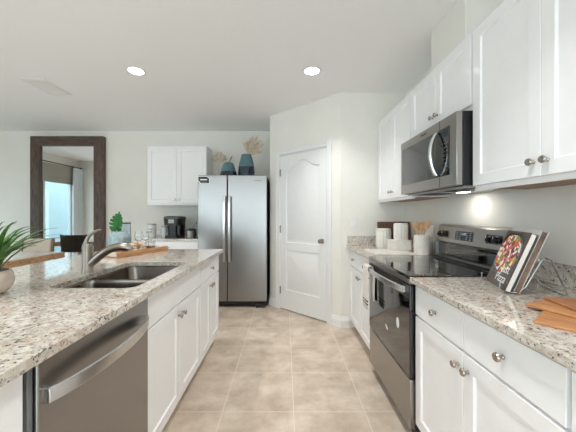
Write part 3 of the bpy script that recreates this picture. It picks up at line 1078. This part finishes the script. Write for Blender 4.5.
stk = MB().prism([(0.0, 0.045), (0.0, 0.108), (0.125, 0.108), (0.165, 0.08), (0.165, 0.0), (0.045, 0.0)], -0.001, 0, 'y').build('sticker', 'label_white', t, loc=(-0.004, -0.0005, FH - 0.12))
MB().prism([(0.012, 0.048), (0.012, 0.098), (0.12, 0.098), (0.155, 0.074), (0.155, 0.01), (0.05, 0.01)], -0.0016, -0.001, 'y').build('sticker_print', 'label_black', stk)
MB().box(0.035, 0.13, -0.0022, -0.0016, 0.050, 0.066).build('sticker_mark', 'label_white', stk)
MB().box(0.055, 0.135, -0.0022, -0.0016, 0.022, 0.028).build('sticker_mark', 'gray_jar', stk)

# ------------------------------------------------------------ back wall cabinets
upper_cab('white two door wall cabinet above the coffee maker, left of the refrigerator', (-2.085, 4.375, 0), 0, 0.9, YB - 4.375 - 0.002, ZU0 + 0.01, 2.295, 2, raw=False)
base_cab('white base cabinet under the coffee maker, left of the refrigerator', (-2.085, 4.07, 0), 0, 0.9, YB - 4.07 - 0.002, 2, [1])
tag(MB().box(-2.11, -1.178, 4.035, YB - 0.001, 0.8845, 0.914).build('worktop', 'granite', bevel=0.005, smooth=False), 'granite worktop under the coffee maker on the back wall', 'countertop')
tag(MB().box(-2.11, -1.178, YB - 0.021, YB - 0.001, 0.9145, 1.016).build('backsplash_strip', 'granite', bevel=0.002, smooth=False), 'low granite backsplash strip on the back wall behind the coffee maker', 'backsplash')

# ------------------------------------------------------------ floor mirror
MXL, MXR, MZ = -4.08, -2.91, 2.51
t = thing('floor_mirror', 'tall mirror in a dark wood frame standing against the back wall', 'mirror', (MXL, YB - 0.05, 0))
MW_ = MXR - MXL
fw = 0.155
def frame_side(m, p):
    pass
MB().prism([(0, 0), (fw, fw), (fw, MZ - fw), (0, MZ)], -0.03, 0.045, 'y').build('frame_side', 'mirror_wood', t, bevel=0.006)
MB().prism([(MW_, 0), (MW_, MZ), (MW_ - fw, MZ - fw), (MW_ - fw, fw)], -0.03, 0.045, 'y').build('frame_side', 'mirror_wood', t, bevel=0.006)
MB().prism([(0, MZ), (fw, MZ - fw), (MW_ - fw, MZ - fw), (MW_, MZ)], -0.03, 0.045, 'y').build('frame_rail', 'mirror_wood_h', t, bevel=0.006)
MB().prism([(0, 0), (MW_, 0), (MW_ - fw, fw), (fw, fw)], -0.03, 0.045, 'y').build('frame_rail', 'mirror_wood_h', t, bevel=0.006)
MB().box(fw - 0.01, MW_ - fw + 0.01, 0.0, 0.006, fw - 0.01, MZ - fw + 0.01).build('glass', 'mirror_glass', t, smooth=False)

# ------------------------------------------------------------ dining corner (table, chairs, curtain)
t = thing('dining_table', 'wooden dining table with a pale top beyond the island', 'table', (-3.75, 3.55, 0))
MB().box(-0.75, 0.75, -0.58, 0.38, 0.665, 0.742).build('apron_edge', 'table_wood', t, bevel=0.006)
MB().box(-0.74, 0.74, -0.57, 0.37, 0.7425, 0.75).build('tabletop', 'tabletop_pale', t, bevel=0.003)
for sx in (-1, 1):
    for sy in (-1, 1):
        MB().box(sx * 0.66 - 0.04, sx * 0.66 + 0.04, -0.1 + sy * 0.40 - 0.04, -0.1 + sy * 0.40 + 0.04, 0, 0.665).build('leg', 'table_wood', t, bevel=0.004)
def chair(label, loc, rz):
    t = thing('dining_chair', label, 'chair', loc, rz)
    # faces local -y (towards the table), back at +y
    MB().box(-0.22, 0.22, -0.22, 0.2, 0.43, 0.49).build('seat', 'beige_fabric', t, bevel=0.02, seg=3)
    MB().prism([(0.205, 0.62), (0.245, 0.62), (0.275, 0.895), (0.235, 0.895)], -0.2, 0.2, 'x').build('backrest', 'beige_fabric', t, bevel=0.012, seg=3)
    for s in (-1, 1):
        MB().tube([(s * 0.215, 0.22, 0), (s * 0.215, 0.22, 0.45), (s * 0.215, 0.262, 0.905)], 0.02, 8).build('rear_post', 'chair_wood', t)
        MB().tube([(s * 0.2, -0.2, 0), (s * 0.2, -0.2, 0.43)], [0.014, 0.019], 8).build('leg', 'chair_wood', t)
    MB().box(-0.2, 0.2, 0.262, 0.285, 0.60, 0.90).build('back_panel', 'chair_wood', t, bevel=0.004)
    return t
chair('beige cushioned dining chair with dark posts on the mirror side of the table', (-3.66, 4.02, 0), 0)
chair('dining chair on the island side of the table, seen in the mirror', (-4.2, 2.74, 0), PI)

# curtain rod, roman shade, curtain
t = thing('curtain_rod', 'dark curtain rod above the sliding door seen in the mirror', 'curtain rod', (XD + 0.10, SD0, 2.41))
MB().tube([(0, -0.13, 0), (0, 2.3, 0)], 0.011, 10).build('rod', 'black_metal', t)
MB().lathe([(0, 0), (0.018, 0.008), (0.022, 0.022), (0.016, 0.036), (0, 0.04)], n=14).build('finial', 'black_metal', t, loc=(0, -0.12, 0), rot=(PI / 2, 0, 0))
for y in (0.0, 2.2):
    MB().box(-0.1, 0.0, y - 0.01, y + 0.01, -0.01, 0.01).build('bracket', 'black_metal', t)
MBs = MB()
MBs.box(XD + 0.012, XD + 0.03, 2.12, 4.36, 1.98, 2.395)
for k in range(3):
    MBs.box(XD + 0.03, XD + 0.042, 2.12, 4.36, 1.98 + 0.05 * k, 2.005 + 0.05 * k)
tag(MBs.build('roman_shade', 'shade_fabric', bevel=0.003), 'raised grey fabric shade over the sliding door, seen in the mirror', 'window shade')
m = MB()
L0, L1 = [], []
n = 40
outer, inner = [], []
for i in range(n + 1):
    y = 1.96 + 0.30 * i / n
    x = XD + 0.10 + 0.025 * math.sin(i / n * 2 * PI * 4)
    outer.append((x, y))
    inner.append((x - 0.006, y))
poly = outer + inner[::-1]
m.prism(poly, 0.02, 2.40, 'z')
tag(m.build('curtain', 'curtain_fabric'), 'pale sheer curtain gathered beside the sliding door, seen in the mirror', 'curtain')

# ------------------------------------------------------------ things on top of the refrigerator
def vase(label, loc, prof_lo, prof_hi):
    t = thing('vase', label, 'vase', loc)
    MB().lathe(prof_lo, n=32).build('base_glaze', 'navy_glaze', t)
    MB().lathe(prof_hi, n=32).build('body', 'teal_glaze', t)
    return t
vt = vase('taller teal and navy ceramic vase on top of the refrigerator', (-0.545, 4.075, FH - 0.0145),
     [(0.105, 0), (0.118, 0.012), (0.120, 0.06), (0.112, 0.15)],
     [(0.112, 0.15), (0.102, 0.21), (0.072, 0.318), (0.068, 0.33), (0.062, 0.33), (0.064, 0.30), (0.0, 0.26)])
vs = vase('shorter teal and navy ceramic vase on top of the refrigerator', (-0.80, 4.075, FH - 0.0145),
     [(0.115, 0), (0.125, 0.012), (0.124, 0.04), (0.112, 0.085)],
     [(0.112, 0.085), (0.094, 0.14), (0.068, 0.205), (0.062, 0.213), (0.056, 0.211), (0.058, 0.19), (0.0, 0.15)])
def fan(name, label, base, top_dir, ln, nb, spread, stem, mt='dry_leaf', seed=1, bl=1.0):
    rnd = random.Random(seed)
    t = thing(name, label, 'dried leaf', base)
    d = Vector(top_dir).normalized()
    hub = d * stem
    MB().tube([(0, 0, 0), tuple(hub * 0.5), tuple(hub)], [0.003, 0.0028, 0.0025], 6).build('stem', mt, t)
    m = MB()
    side = d.cross(Vector((0, 1, 0))).normalized()
    for k in range(nb):
        a = (k / (nb - 1) - 0.5) * spread
        q = (d * math.cos(a) + side * math.sin(a)).normalized()
        l = ln * (1 - 0.35 * abs(k / (nb - 1) - 0.5) * 2) * rnd.uniform(0.85, 1.05) * bl
        bend = Vector((0, rnd.uniform(-0.25, 0.25), -0.1)) * l
        pts = [hub, hub + q * l * 0.4 + bend * 0.1, hub + q * l * 0.75 + bend * 0.35, hub + q * l + bend * 0.8]
        m.blade([tuple(p) for p in pts], [0.003, 0.011, 0.009, 0.0008], (0, 1, 0), 0.0008)
    m.build('fronds', mt, t)
    return t
fan('dried_palm_leaf', 'dried fan palm leaf standing in the taller vase', (-0.545, 4.075, FH + 0.25), (0.50, 0.0, 1.0), 0.34, 21, R(100), 0.07, seed=3)
fan('dried_palm_leaf', 'beige dried fan palm leaf leaning on the wall left of the vases', (-1.0, 4.30, FH - 0.015), (-0.02, 0.25, 1.0), 0.21, 27, R(125), 0.28, seed=5)
tw_ = thing('twig', 'short brown dried twig in the shorter vase', 'twig', (-0.80, 4.075, FH + 0.14))
MB().tube([(0, 0, 0), (0.01, 0, 0.06), (0.035, 0, 0.12), (0.055, 0, 0.16)], [0.004, 0.004, 0.008, 0.003], 7).build('stem', 'brown_twig', tw_)

# ------------------------------------------------------------ things on the back worktop
CT = 0.914
t = thing('coffee_maker', 'black single serve coffee maker on the back worktop', 'coffee maker', (-1.64, 4.28, CT))
cm = t
MB().prism(rrect(-0.105, 0.105, -0.13, 0.17, 0.05), 0.0, 0.03).build('base', 'black_plastic', t, bevel=0.005)
MB().loops([[(x, y, z) for x, y in rrect(-w_, w_, -0.02, 0.165, 0.05)] for w_, z in ((0.105, 0.03), (0.112, 0.12), (0.12, 0.19))]).build('tower', 'black_plastic', t)
MB().loops([[(x, y, z) for x, y in rrect(-w_, w_, -0.13, 0.165, 0.06)] for w_, z in ((0.118, 0.185), (0.124, 0.24), (0.130, 0.285), (0.130, 0.295), (0.118, 0.312), (0.07, 0.318))]).build('brew_head', 'black_plastic', t)
MB().tube([(-0.125, -0.08, 0.285), (-0.10, -0.135, 0.29), (0.10, -0.135, 0.29), (0.125, -0.08, 0.285)], 0.008, 8).build('lid_handle', 'grey_plastic', t)
MB().box(-0.04, 0.04, -0.134, -0.129, 0.215, 0.27).build('button_panel', 'gray_jar', t, bevel=0.001)
MB().prism(rrect(-0.04, 0.04, -0.06, -0.021, 0.01), 0.0305, 0.184).build('cup_recess', 'dark_grey_metal', t)
MB().prism(rrect(-0.075, 0.075, -0.125, -0.065, 0.02), 0.0305, 0.04).build('drip_tray', 'dark_grey_metal', t)

def canister(name, label, loc, r, h, mt, lid='white_ceramic', group=None, ribs=0, cat='canister'):
    t = thing(name, label, cat, loc, 0, group)
    n = 64 if ribs else 32
    m = MB()
    L = []
    for q, z in ((r * 0.86, 0), (r * 0.96, h * 0.04), (r, h * 0.12), (r, h * 0.85), (r * 0.97, h * 0.9)):
        L.append([((q + (0.0022 * math.cos(ribs * 2 * PI * k / n) if ribs else 0)) * math.cos(2 * PI * k / n), (q + (0.0022 * math.cos(ribs * 2 * PI * k / n) if ribs else 0)) * math.sin(2 * PI * k / n), z) for k in range(n)])
    m.loops(L)
    m.build('body', mt, t)
    MB().lathe([(r * 0.93, h * 0.9), (r * 0.98, h * 0.91), (r * 0.98, h * 0.97), (r * 0.9, h), (0, h * 1.005)], n=32).build('lid', lid, t)
    return t
c = canister('canister', 'white canister with dark lettering left of the coffee maker', (-1.965, 4.25, CT), 0.062, 0.205, 'pale_ceramic', 'gray_jar')
text('COFFEE', 0.024, 'label_black', c, (-0.0, -0.0635, 0.125), (PI / 2, 0, 0), 'lettering', 0.0008)
text('BAR', 0.036, 'label_black', c, (-0.0, -0.0635, 0.085), (PI / 2, 0, 0), 'lettering', 0.0008)
canister('canister', 'plain pale canister between lettered canister and coffee maker', (-1.83, 4.36, CT), 0.045, 0.165, 'pale_ceramic', 'gray_jar')
canister('jar', 'small grey lidded jar right of the coffee maker', (-1.39, 4.22, CT), 0.045, 0.115, 'gray_jar', 'dark_grey_metal', cat='jar')
t = thing('power_outlet', 'white wall outlet with a plug behind the coffee maker', 'outlet', (-1.425, YB, 1.14))
MB().box(-0.036, 0.036, -0.005, 0, -0.058, 0.058).build('plate', 'white_plastic', t, bevel=0.002)
MB().box(-0.015, 0.015, -0.03, -0.005, -0.035, -0.005).build('plug', 'black_plastic', t, bevel=0.003)
def cdf(u):
    P = [Vector((-1.425, YB - 0.03, 1.12)), Vector((-1.45, YB - 0.12, 1.10)), Vector((-1.48, YB - 0.08, 0.96)), Vector((-1.60, YB - 0.18, 0.925))]
    a = 1 - u
    return P[0] * a ** 3 + P[1] * 3 * a * a * u + P[2] * 3 * a * u * u + P[3] * u ** 3
MB().tube([tuple(p - cm.location) for p in arc(cdf, 14)], 0.003, 6).build('power_cord', 'black_plastic', cm)
# pod rack: dark wire tower beside the refrigerator
t = thing('pod_rack', 'tall dark coffee pod rack squeezed beside the refrigerator', 'rack', (-1.245, 4.2, CT))
MB().lathe([(0.05, 0), (0.05, 0.012), (0.008, 0.016), (0.006, 0.27), (0.012, 0.28), (0, 0.285)], n=20).build('stand', 'black_metal', t)
for r_ in range(4):
    for q in range(3):
        a = 2 * PI * q / 3 + 0.5
        MB().lathe([(0.017, 0), (0.023, 0.035), (0.024, 0.038), (0, 0.039)], n=12).build('pod', 'dark_cloth' if (r_ + q) % 2 else 'white_plastic', t, loc=(0.03 * math.cos(a), 0.03 * math.sin(a), 0.03 + r_ * 0.06))
t = thing('pod_box', 'small dark box behind the grey jar on the back worktop', 'box', (-1.42, 4.42, CT))
MB().box(-0.045, 0.045, -0.05, 0.05, 0, 0.11).build('box', 'dark_grey_metal', t, bevel=0.002)
MB().box(-0.048, 0.048, -0.053, 0.053, 0.11, 0.125).build('lid', 'black_plastic', t, bevel=0.002)

# ------------------------------------------------------------ things on the island
# tray
TA = (-1.30, 2.235)
tv = Vector((0.19, 0.47)).normalized()
trz = math.atan2(tv.y, tv.x)
t = thing('serving_tray', 'rectangular wooden serving tray on the island left of the sink', 'tray', (TA[0], TA[1], CT), trz)
TL, TW = 0.52, 0.215
MB().box(0, TL, 0, TW, 0, 0.01).build('bottom', 'tray_wood', t, bevel=0.002)
mat('tray_end', (214, 206, 196), 0.6, var=0.08)
for y in (0, TW - 0.012):
    MB().box(0, TL, y, y + 0.012, 0.01, 0.045).build('long_side', 'tray_wood', t, bevel=0.002)
for x in (0, TL - 0.012):
    MB().box(x, x + 0.012, 0.012, TW - 0.012, 0.01, 0.045).build('short_side', 'tray_end', t, bevel=0.002)
def on_tray(u, v):
    p = Vector((TA[0], TA[1])) + tv * u + Vector((-tv.y, tv.x)) * v
    return (p.x, p.y, CT + 0.0105)
t = thing('plate', 'dark round plate under the napkin on the tray', 'plate', on_tray(0.235, 0.10))
MB().lathe([(0.05, 0), (0.055, 0.003), (0.088, 0.016), (0.089, 0.018), (0.086, 0.0185), (0.054, 0.006), (0, 0.005)], n=36, cap=False).build('dish', 'dark_plate', t)
p_ = on_tray(0.235, 0.095)
t = thing('napkin', 'folded beige and brown napkin bundled on the dark plate', 'napkin', (p_[0], p_[1], p_[2] + 0.019), trz + 0.2)
m = MB()
for k in range(4):
    m.loops([[(x, 0.034 * math.cos(a) * (1 + 0.15 * math.sin(5 * x * 20 + k)) + 0.006 * k - 0.01, 0.011 + 0.011 * math.sin(a) + 0.012 * k) for a in [2 * PI * q / 14 for q in range(14)]] for x in [-0.075 + 0.15 * i / 10 for i in range(11)]])
m.build('cloth', 'napkin_cloth', t)
t.scale = (1.1, 1.1, 1.15)
MB().loops([[(x, 0.044 * math.cos(a), 0.032 + 0.034 * math.sin(a)) for a in [2 * PI * q / 24 for q in range(24)]] for x in (-0.012, 0.012)], False, False).build('napkin_ring', 'tray_wood', t)
def wine_glass(label, loc, s=1.0):
    t = thing('wine_glass', label, 'glass', loc, 0)
    MB().lathe([(0.031 * s, 0), (0.031 * s, 0.002), (0.006, 0.006), (0.0035, 0.02), (0.0035, 0.07), (0.008, 0.078), (0.028 * s, 0.10), (0.036 * s, 0.125), (0.034 * s, 0.155), (0.030 * s, 0.178), (0.0288 * s, 0.178), (0.0328 * s, 0.155), (0.0348 * s, 0.125), (0.0268 * s, 0.102), (0.0, 0.084)], n=28, cap=False).build('bowl', 'clear_glass', t)
    return t
wine_glass('clear wine glass at the wall side corner of the tray', on_tray(0.34, 0.165))
wine_glass('clear wine glass in the middle of the tray, behind the tumblers', on_tray(0.41, 0.168))
def tumbler(label, loc, r=0.034, h=0.085):
    t = thing('tumbler', label, 'glass', loc)
    MB().lathe([(r * 0.8, 0), (r, h), (r - 0.002, h), (r * 0.78, 0.008), (0, 0.007)], n=28, cap=False).build('cup', 'clear_glass', t)
tumbler('low clear tumbler on the tray beside the wooden bowl', on_tray(0.40, 0.10))
tumbler('low clear tumbler at the far end of the tray', on_tray(0.47, 0.15))
t = thing('small_bowl', 'small wooden bowl at the aisle side of the tray', 'bowl', on_tray(0.365, 0.045))
MB().lathe([(0.018, 0), (0.03, 0.012), (0.036, 0.034), (0.033, 0.034), (0.027, 0.014), (0, 0.008)], n=28, cap=False).build('dish', 'walnut', t)
t = thing('small_bowl', 'small white dish at the far aisle side corner of the tray', 'bowl', on_tray(0.455, 0.045))
MB().lathe([(0.018, 0), (0.028, 0.01), (0.033, 0.036), (0.030, 0.036), (0.025, 0.012), (0, 0.008)], n=28, cap=False).build('dish', 'white_plastic', t)

# pale blue vase with a monstera leaf, tall glass bottle
t = thing('vase', 'pale blue glass vase holding a leaf on the island behind the faucet', 'vase', (-1.50, 2.61, CT))
MB().lathe([(0.080, 0), (0.090, 0.01), (0.095, 0.06), (0.093, 0.13), (0.085, 0.16), (0.068, 0.174), (0.063, 0.19), (0.058, 0.19), (0.062, 0.170), (0.079, 0.155), (0.086, 0.125), (0.088, 0.06), (0.083, 0.015), (0, 0.012)], n=36, cap=False).build('body', 'blue_glass_ceramic', t)
def monstera(base):
    t = thing('monstera_leaf', 'green split monstera leaf standing in the pale blue vase', 'leaf', base)
    tip = Vector((0.01, 0, 0.0))
    MB().tube([(0, 0, 0), (-0.01, 0, 0.08), (0.0, 0, 0.15)], 0.003, 7).build('stem', 'monstera_green', t)
    # outline in leaf plane (s sideways, v along the midrib)
    half = [(0.0, 0.0), (0.03, -0.025), (0.055, -0.02), (0.075, 0.005), (0.082, 0.03), (0.035, 0.035), (0.085, 0.045), (0.088, 0.07), (0.035, 0.062), (0.084, 0.085), (0.078, 0.108), (0.03, 0.088), (0.070, 0.122), (0.058, 0.142), (0.022, 0.112), (0.046, 0.155), (0.028, 0.17), (0.012, 0.14), (0.01, 0.185), (0.0, 0.195)]
    c0 = Vector((0.0, 0, 0.10))
    up = Vector((0.12, 0.05, 1.0)).normalized()
    sd = Vector((0.93, -0.30, -0.12)).normalized()
    nrm = sd.cross(up).normalized()
    m = MB()
    bm = m.bm
    for sgn in (1, -1):
        mid = [(0.0, v) for _, v in half]
        # strips: connect midrib points to outline points
        f, b = [], []
        for (s, v) in half:
            s, v = s * 0.9, v * 0.88
            p = c0 + up * v + sd * s * sgn + nrm * (0.25 * s * s / 0.08)
            q = c0 + up * max(0, min(v * 0.93 + 0.002, 0.19))
            f.append((p, q))
        for off in (0.0, 0.0015):
            pv = [bm.verts.new(p + nrm * off) for p, q in f]
            qv = [bm.verts.new(q + nrm * off) for p, q in f]
            for i in range(1, len(f) - 1):
                try:
                    bm.faces.new((qv[i], pv[i], pv[i + 1], qv[i + 1]))
                except Exception:
                    pass
            bm.faces.new((pv[0], pv[1], qv[1]))
    m.build('blade', 'monstera_green', t)
monstera((-1.525, 2.61, CT + 0.10))
t = thing('bottle', 'tall smoky glass bottle with a dark rim behind the pale blue vase', 'bottle', (-1.535, 2.775, CT))
MB().lathe([(0.04, 0), (0.048, 0.006), (0.05, 0.10), (0.045, 0.2), (0.042, 0.25), (0.039, 0.25), (0.042, 0.2), (0.046, 0.1), (0.044, 0.012), (0, 0.01)], n=32, cap=False).build('body', 'smoke_glass', t)
MB().lathe([(0.0435, 0.25), (0.046, 0.252), (0.046, 0.262), (0.0435, 0.265), (0, 0.265)], n=32).build('rim', 'walnut', t)

# potted plant
t = thing('potted_plant', 'long bladed green plant in a pale stone bowl at the left edge of the island', 'plant', (-1.275, 1.225, CT))
MB().lathe([(0.045, 0), (0.068, 0.008), (0.090, 0.035), (0.094, 0.06), (0.086, 0.092), (0.078, 0.10), (0.074, 0.10), (0.078, 0.085), (0.0, 0.083)], n=36).build('pot', mat('stone_pot', (205, 192, 180), 0.75, var=0.2, scale=22, bump=0.5), t)
MB().lathe([(0.073, 0.086), (0.04, 0.094), (0, 0.096)], n=20, cap=False).build('soil', 'soil', t)
m = MB()
rnd = random.Random(11)
for k in range(64):
    a = rnd.uniform(0, 2 * PI)
    r0 = rnd.uniform(0.0, 0.045)
    reach = rnd.uniform(0.07, 0.25)
    h = rnd.uniform(0.12, 0.25) * (1.15 - reach * 1.6)
    b0 = Vector((r0 * math.cos(a), r0 * math.sin(a), 0.085))
    d = Vector((math.cos(a), math.sin(a), 0))
    pts = []
    for i in range(8):
        u = i / 7
        pts.append(tuple(b0 + d * reach * u ** 1.25 + Vector((0, 0, h * (1.75 * u - 0.85 * u * u) * 1.1))))
    wd_ = rnd.uniform(0.008, 0.012)
    side = Vector((-d.y, d.x, 0))
    m.blade(pts, [wd_ * q for q in (0.5, 0.8, 1.0, 1.05, 0.95, 0.75, 0.45, 0.06)], (d.x * -0.6, d.y * -0.6, 0.8), 0.0008)
m.build('foliage', 'leaf_green', t)

# ------------------------------------------------------------ things on the right worktops
t = thing('marble_slab', 'pale marble serving slab lying under the white box beside the stove', 'serving board', (0.755, 2.42, CT))
MB().prism(rrect(0, 0.36, 0, 0.34, 0.03), 0, 0.012).build('slab', 'marble', t, bevel=0.002)
ZS = CT + 0.0125
t = thing('box', 'white textured box on the marble slab, carrying a canister', 'box', (1.065, 2.70, ZS), R(-6))
MB().box(-0.095, 0.095, -0.07, 0.07, 0, 0.080).build('carton', 'white_ceramic', t, bevel=0.003)
MB().box(-0.097, 0.097, -0.072, 0.072, 0.080, 0.092).build('lid', 'white_ceramic', t, bevel=0.003)
canister('canister', 'white ribbed canister standing on the white box', (1.085, 2.70, ZS + 0.0925), 0.062, 0.155, 'white_ceramic', 'white_ceramic', ribs=16)
canister('canister', 'white ribbed canister standing on the worktop beside the pantry wall', (0.99, 2.90, CT), 0.073, 0.20, 'white_ceramic', 'white_ceramic', ribs=16)
t = thing('wooden_board', 'dark walnut board standing upright behind the white canisters', 'cutting board', (0.972, 3.00, CT))
wbd = MB().prism(rrect(0, 0.345, 0, 0.265, 0.012), -0.009, 0.009, 'y').build('board', 'walnut', t, bevel=0.002, rot=(R(-8), 0, 0), loc=(0, 0, 0.002))
t = thing('utensil_crock', 'marble utensil crock beside the stove holding wooden spoons', 'crock', (1.165, 2.455, CT))
MB().lathe([(0.060, 0), (0.063, 0.003), (0.063, 0.165), (0.062, 0.168), (0.055, 0.168), (0.055, 0.01), (0, 0.01)], n=36, cap=False).build('body', 'marble', t)
def spoon(label, base, top, rx, hole=False, flat=False):
    t = thing('wooden_spoon', label, 'spoon', base)
    d = Vector(top) - Vector(base)
    q = d.normalized()
    m = MB()
    m.tube([(0, 0, 0), tuple(d * 0.5), tuple(d * 0.72)], [0.005, 0.006, 0.007], 8)
    pr = [(0.70, 0.008), (0.76, 0.016), (0.82, rx), (0.90, rx * 1.15), (0.97, rx * 0.95), (1.0, rx * 0.5)]
    m.tube([tuple(d * u) for u, _ in pr], [r for _, r in pr], 12, flat=0.22, up=(1, -0.3, 0))
    m.build('handle_and_head', 'spoon_wood', t)
bx, by, bz = 1.165, 2.455, CT + 0.011
spoon('slotted wooden spoon on the left in the marble crock', (bx + 0.01, by, bz), (bx - 0.062, by - 0.005, bz + 0.27), 0.024)
spoon('wooden spoon in the middle of the marble crock', (bx - 0.012, by + 0.012, bz), (bx + 0.012, by + 0.02, bz + 0.265), 0.022)
spoon('broad wooden spatula on the right in the marble crock', (bx - 0.03, by - 0.008, bz), (bx + 0.052, by - 0.012, bz + 0.28), 0.024)
t = thing('pitcher', 'white enamel pitcher between the utensil crock and the stove panel', 'pitcher', (1.258, 2.52, CT))
MB().lathe([(0.042, 0), (0.045, 0.004), (0.045, 0.1), (0.038, 0.18), (0.042, 0.25), (0.039, 0.25), (0.035, 0.18), (0.042, 0.1), (0, 0.01)], n=28, cap=False).build('body', 'white_ceramic', t)
MB().tube([(0.02, 0.036, 0.22), (0.025, 0.062, 0.2), (0.025, 0.065, 0.12), (0.02, 0.04, 0.08)], 0.006, 8).build('handle', 'white_ceramic', t)
t = thing('tumbler', 'clear drinking glass between the crock and the stove backguard', 'glass', (1.262, 2.395, CT))
MB().lathe([(0.03, 0), (0.038, 0.11), (0.036, 0.11), (0.029, 0.008), (0, 0.007)], n=28, cap=False).build('cup', 'clear_glass', t)

# cookbooks on a wire stand: local x runs along the cover (far -> near), y goes back, z up
bl = Vector((1.055, 1.505))
br = Vector((0.960, 1.222))
dx = (br - bl)
rzb = math.atan2(dx.y, dx.x)
stand = thing('book_stand', 'chrome wire book stand on the right worktop holding two cookbooks', 'book stand', (bl.x, bl.y, CT), rzb)
LEAN = R(21)
wr_ = 0.0042
def P3(x, y, z):
    return (x, y, z)
for x in (0.03, 0.272):
    MB().tube([(x, -0.03, 0.045), (x, -0.032, 0.02), (x, -0.015, wr_), (x, 0.03, wr_), (x, 0.06, 0.03), (x, 0.115, 0.145), (x, 0.13, 0.158), (x, 0.148, 0.148), (x, 0.20, 0.02), (x, 0.207, wr_)], wr_, 8).build('wire_leg', 'chrome_wire', stand)
MB().tube([(0.05, 0.207, wr_), (0.25, 0.207, wr_)], wr_, 8).build('cross_wire', 'chrome_wire', stand)
MB().tube([(0.05, -0.015, wr_), (0.25, -0.015, wr_)], wr_, 8).build('cross_wire', 'chrome_wire', stand)
MB().tube([(0.05, 0.115, 0.145), (0.25, 0.115, 0.145)], wr_, 8).build('cross_wire', 'chrome_wire', stand)
def book(label, x0, wd_, h, th, yoff, zoff, cover, pages):
    c, s = math.cos(rzb), math.sin(rzb)
    loc = (bl.x + c * x0 - s * yoff, bl.y + s * x0 + c * yoff, CT + zoff)
    o = thing('cookbook', label, 'book', loc, rzb)
    o.rotation_euler = (-LEAN, 0, rzb)
    MB().box(0.0, wd_, 0, 0.003, 0, h).build('front_cover', cover, o, bevel=0.0008)
    MB().box(0.0, wd_, th - 0.003, th, 0, h).build('back_cover', cover, o, bevel=0.0008)
    MB().box(0.004, wd_ - 0.003, 0.0032, th - 0.0032, 0.004, h - 0.004).build('pages', pages, o)
    return o
b1 = book('cookbook with a pizza photo and white lettering, front one on the wire stand', 0.055, 0.235, 0.270, 0.024, -0.022, 0.012, 'cover_dark', 'paper_white')
b2 = book('grey cookbook with brown page edges, behind the pizza cookbook on the stand', 0.0, 0.285, 0.282, 0.026, 0.012, 0.012, 'cover_grey', 'paper_brown')
# picture on the front cover
pl = MB()
n = 40
pl.prism([(max(0.004, 0.108 + 0.120 * math.cos(2 * PI * i / n)), min(0.258, 0.160 + 0.112 * math.sin(2 * PI * i / n))) for i in range(n)], -0.0010, -0.0002, 'y')
pl.build('plate_picture', 'navy_glaze', b1)
pl = MB()
pl.prism([(max(0.005, 0.108 + 0.106 * math.cos(2 * PI * i / n)), min(0.250, 0.160 + 0.094 * math.sin(2 * PI * i / n))) for i in range(n)], -0.0018, -0.0010, 'y')
pl.build('food_picture', 'food_picture', b1)
text('Just', 0.055, 'label_white', b1, (0.165, -0.002, 0.088), (PI / 2, 0, 0), 'title', 0.0005)
text('Pizza', 0.055, 'label_white', b1, (0.15, -0.002, 0.043), (PI / 2, 0, 0), 'title', 0.0005)

# fan of cutting boards
def board(label, corner, u, v, lu, lv, z, th, mt):
    u = Vector(u).normalized()
    rz = math.atan2(u.y, u.x)
    t = thing('cutting_board', label, 'cutting board', (corner[0], corner[1], z), rz)
    MB().prism([(x, -y) for x, y in rrect(0, lu, 0, lv, 0.008)], 0, th).build('board', mt, t, bevel=0.002)
board('lowest wooden cutting board of the fanned stack at the right edge', (0.775, 0.90), (0.77, 0.64), None, 0.19, 0.30, CT, 0.008, 'board_wood')
board('middle wooden cutting board of the fanned stack at the right edge', (0.872, 1.05), (0.89, 0.38), None, 0.20, 0.32, CT + 0.0085, 0.008, 'board_wood')
board('topmost darker wooden cutting board of the fanned stack at the right edge', (0.99, 1.11), (1.0, -0.12), None, 0.20, 0.32, CT + 0.017, 0.008, 'board_wood_dark')
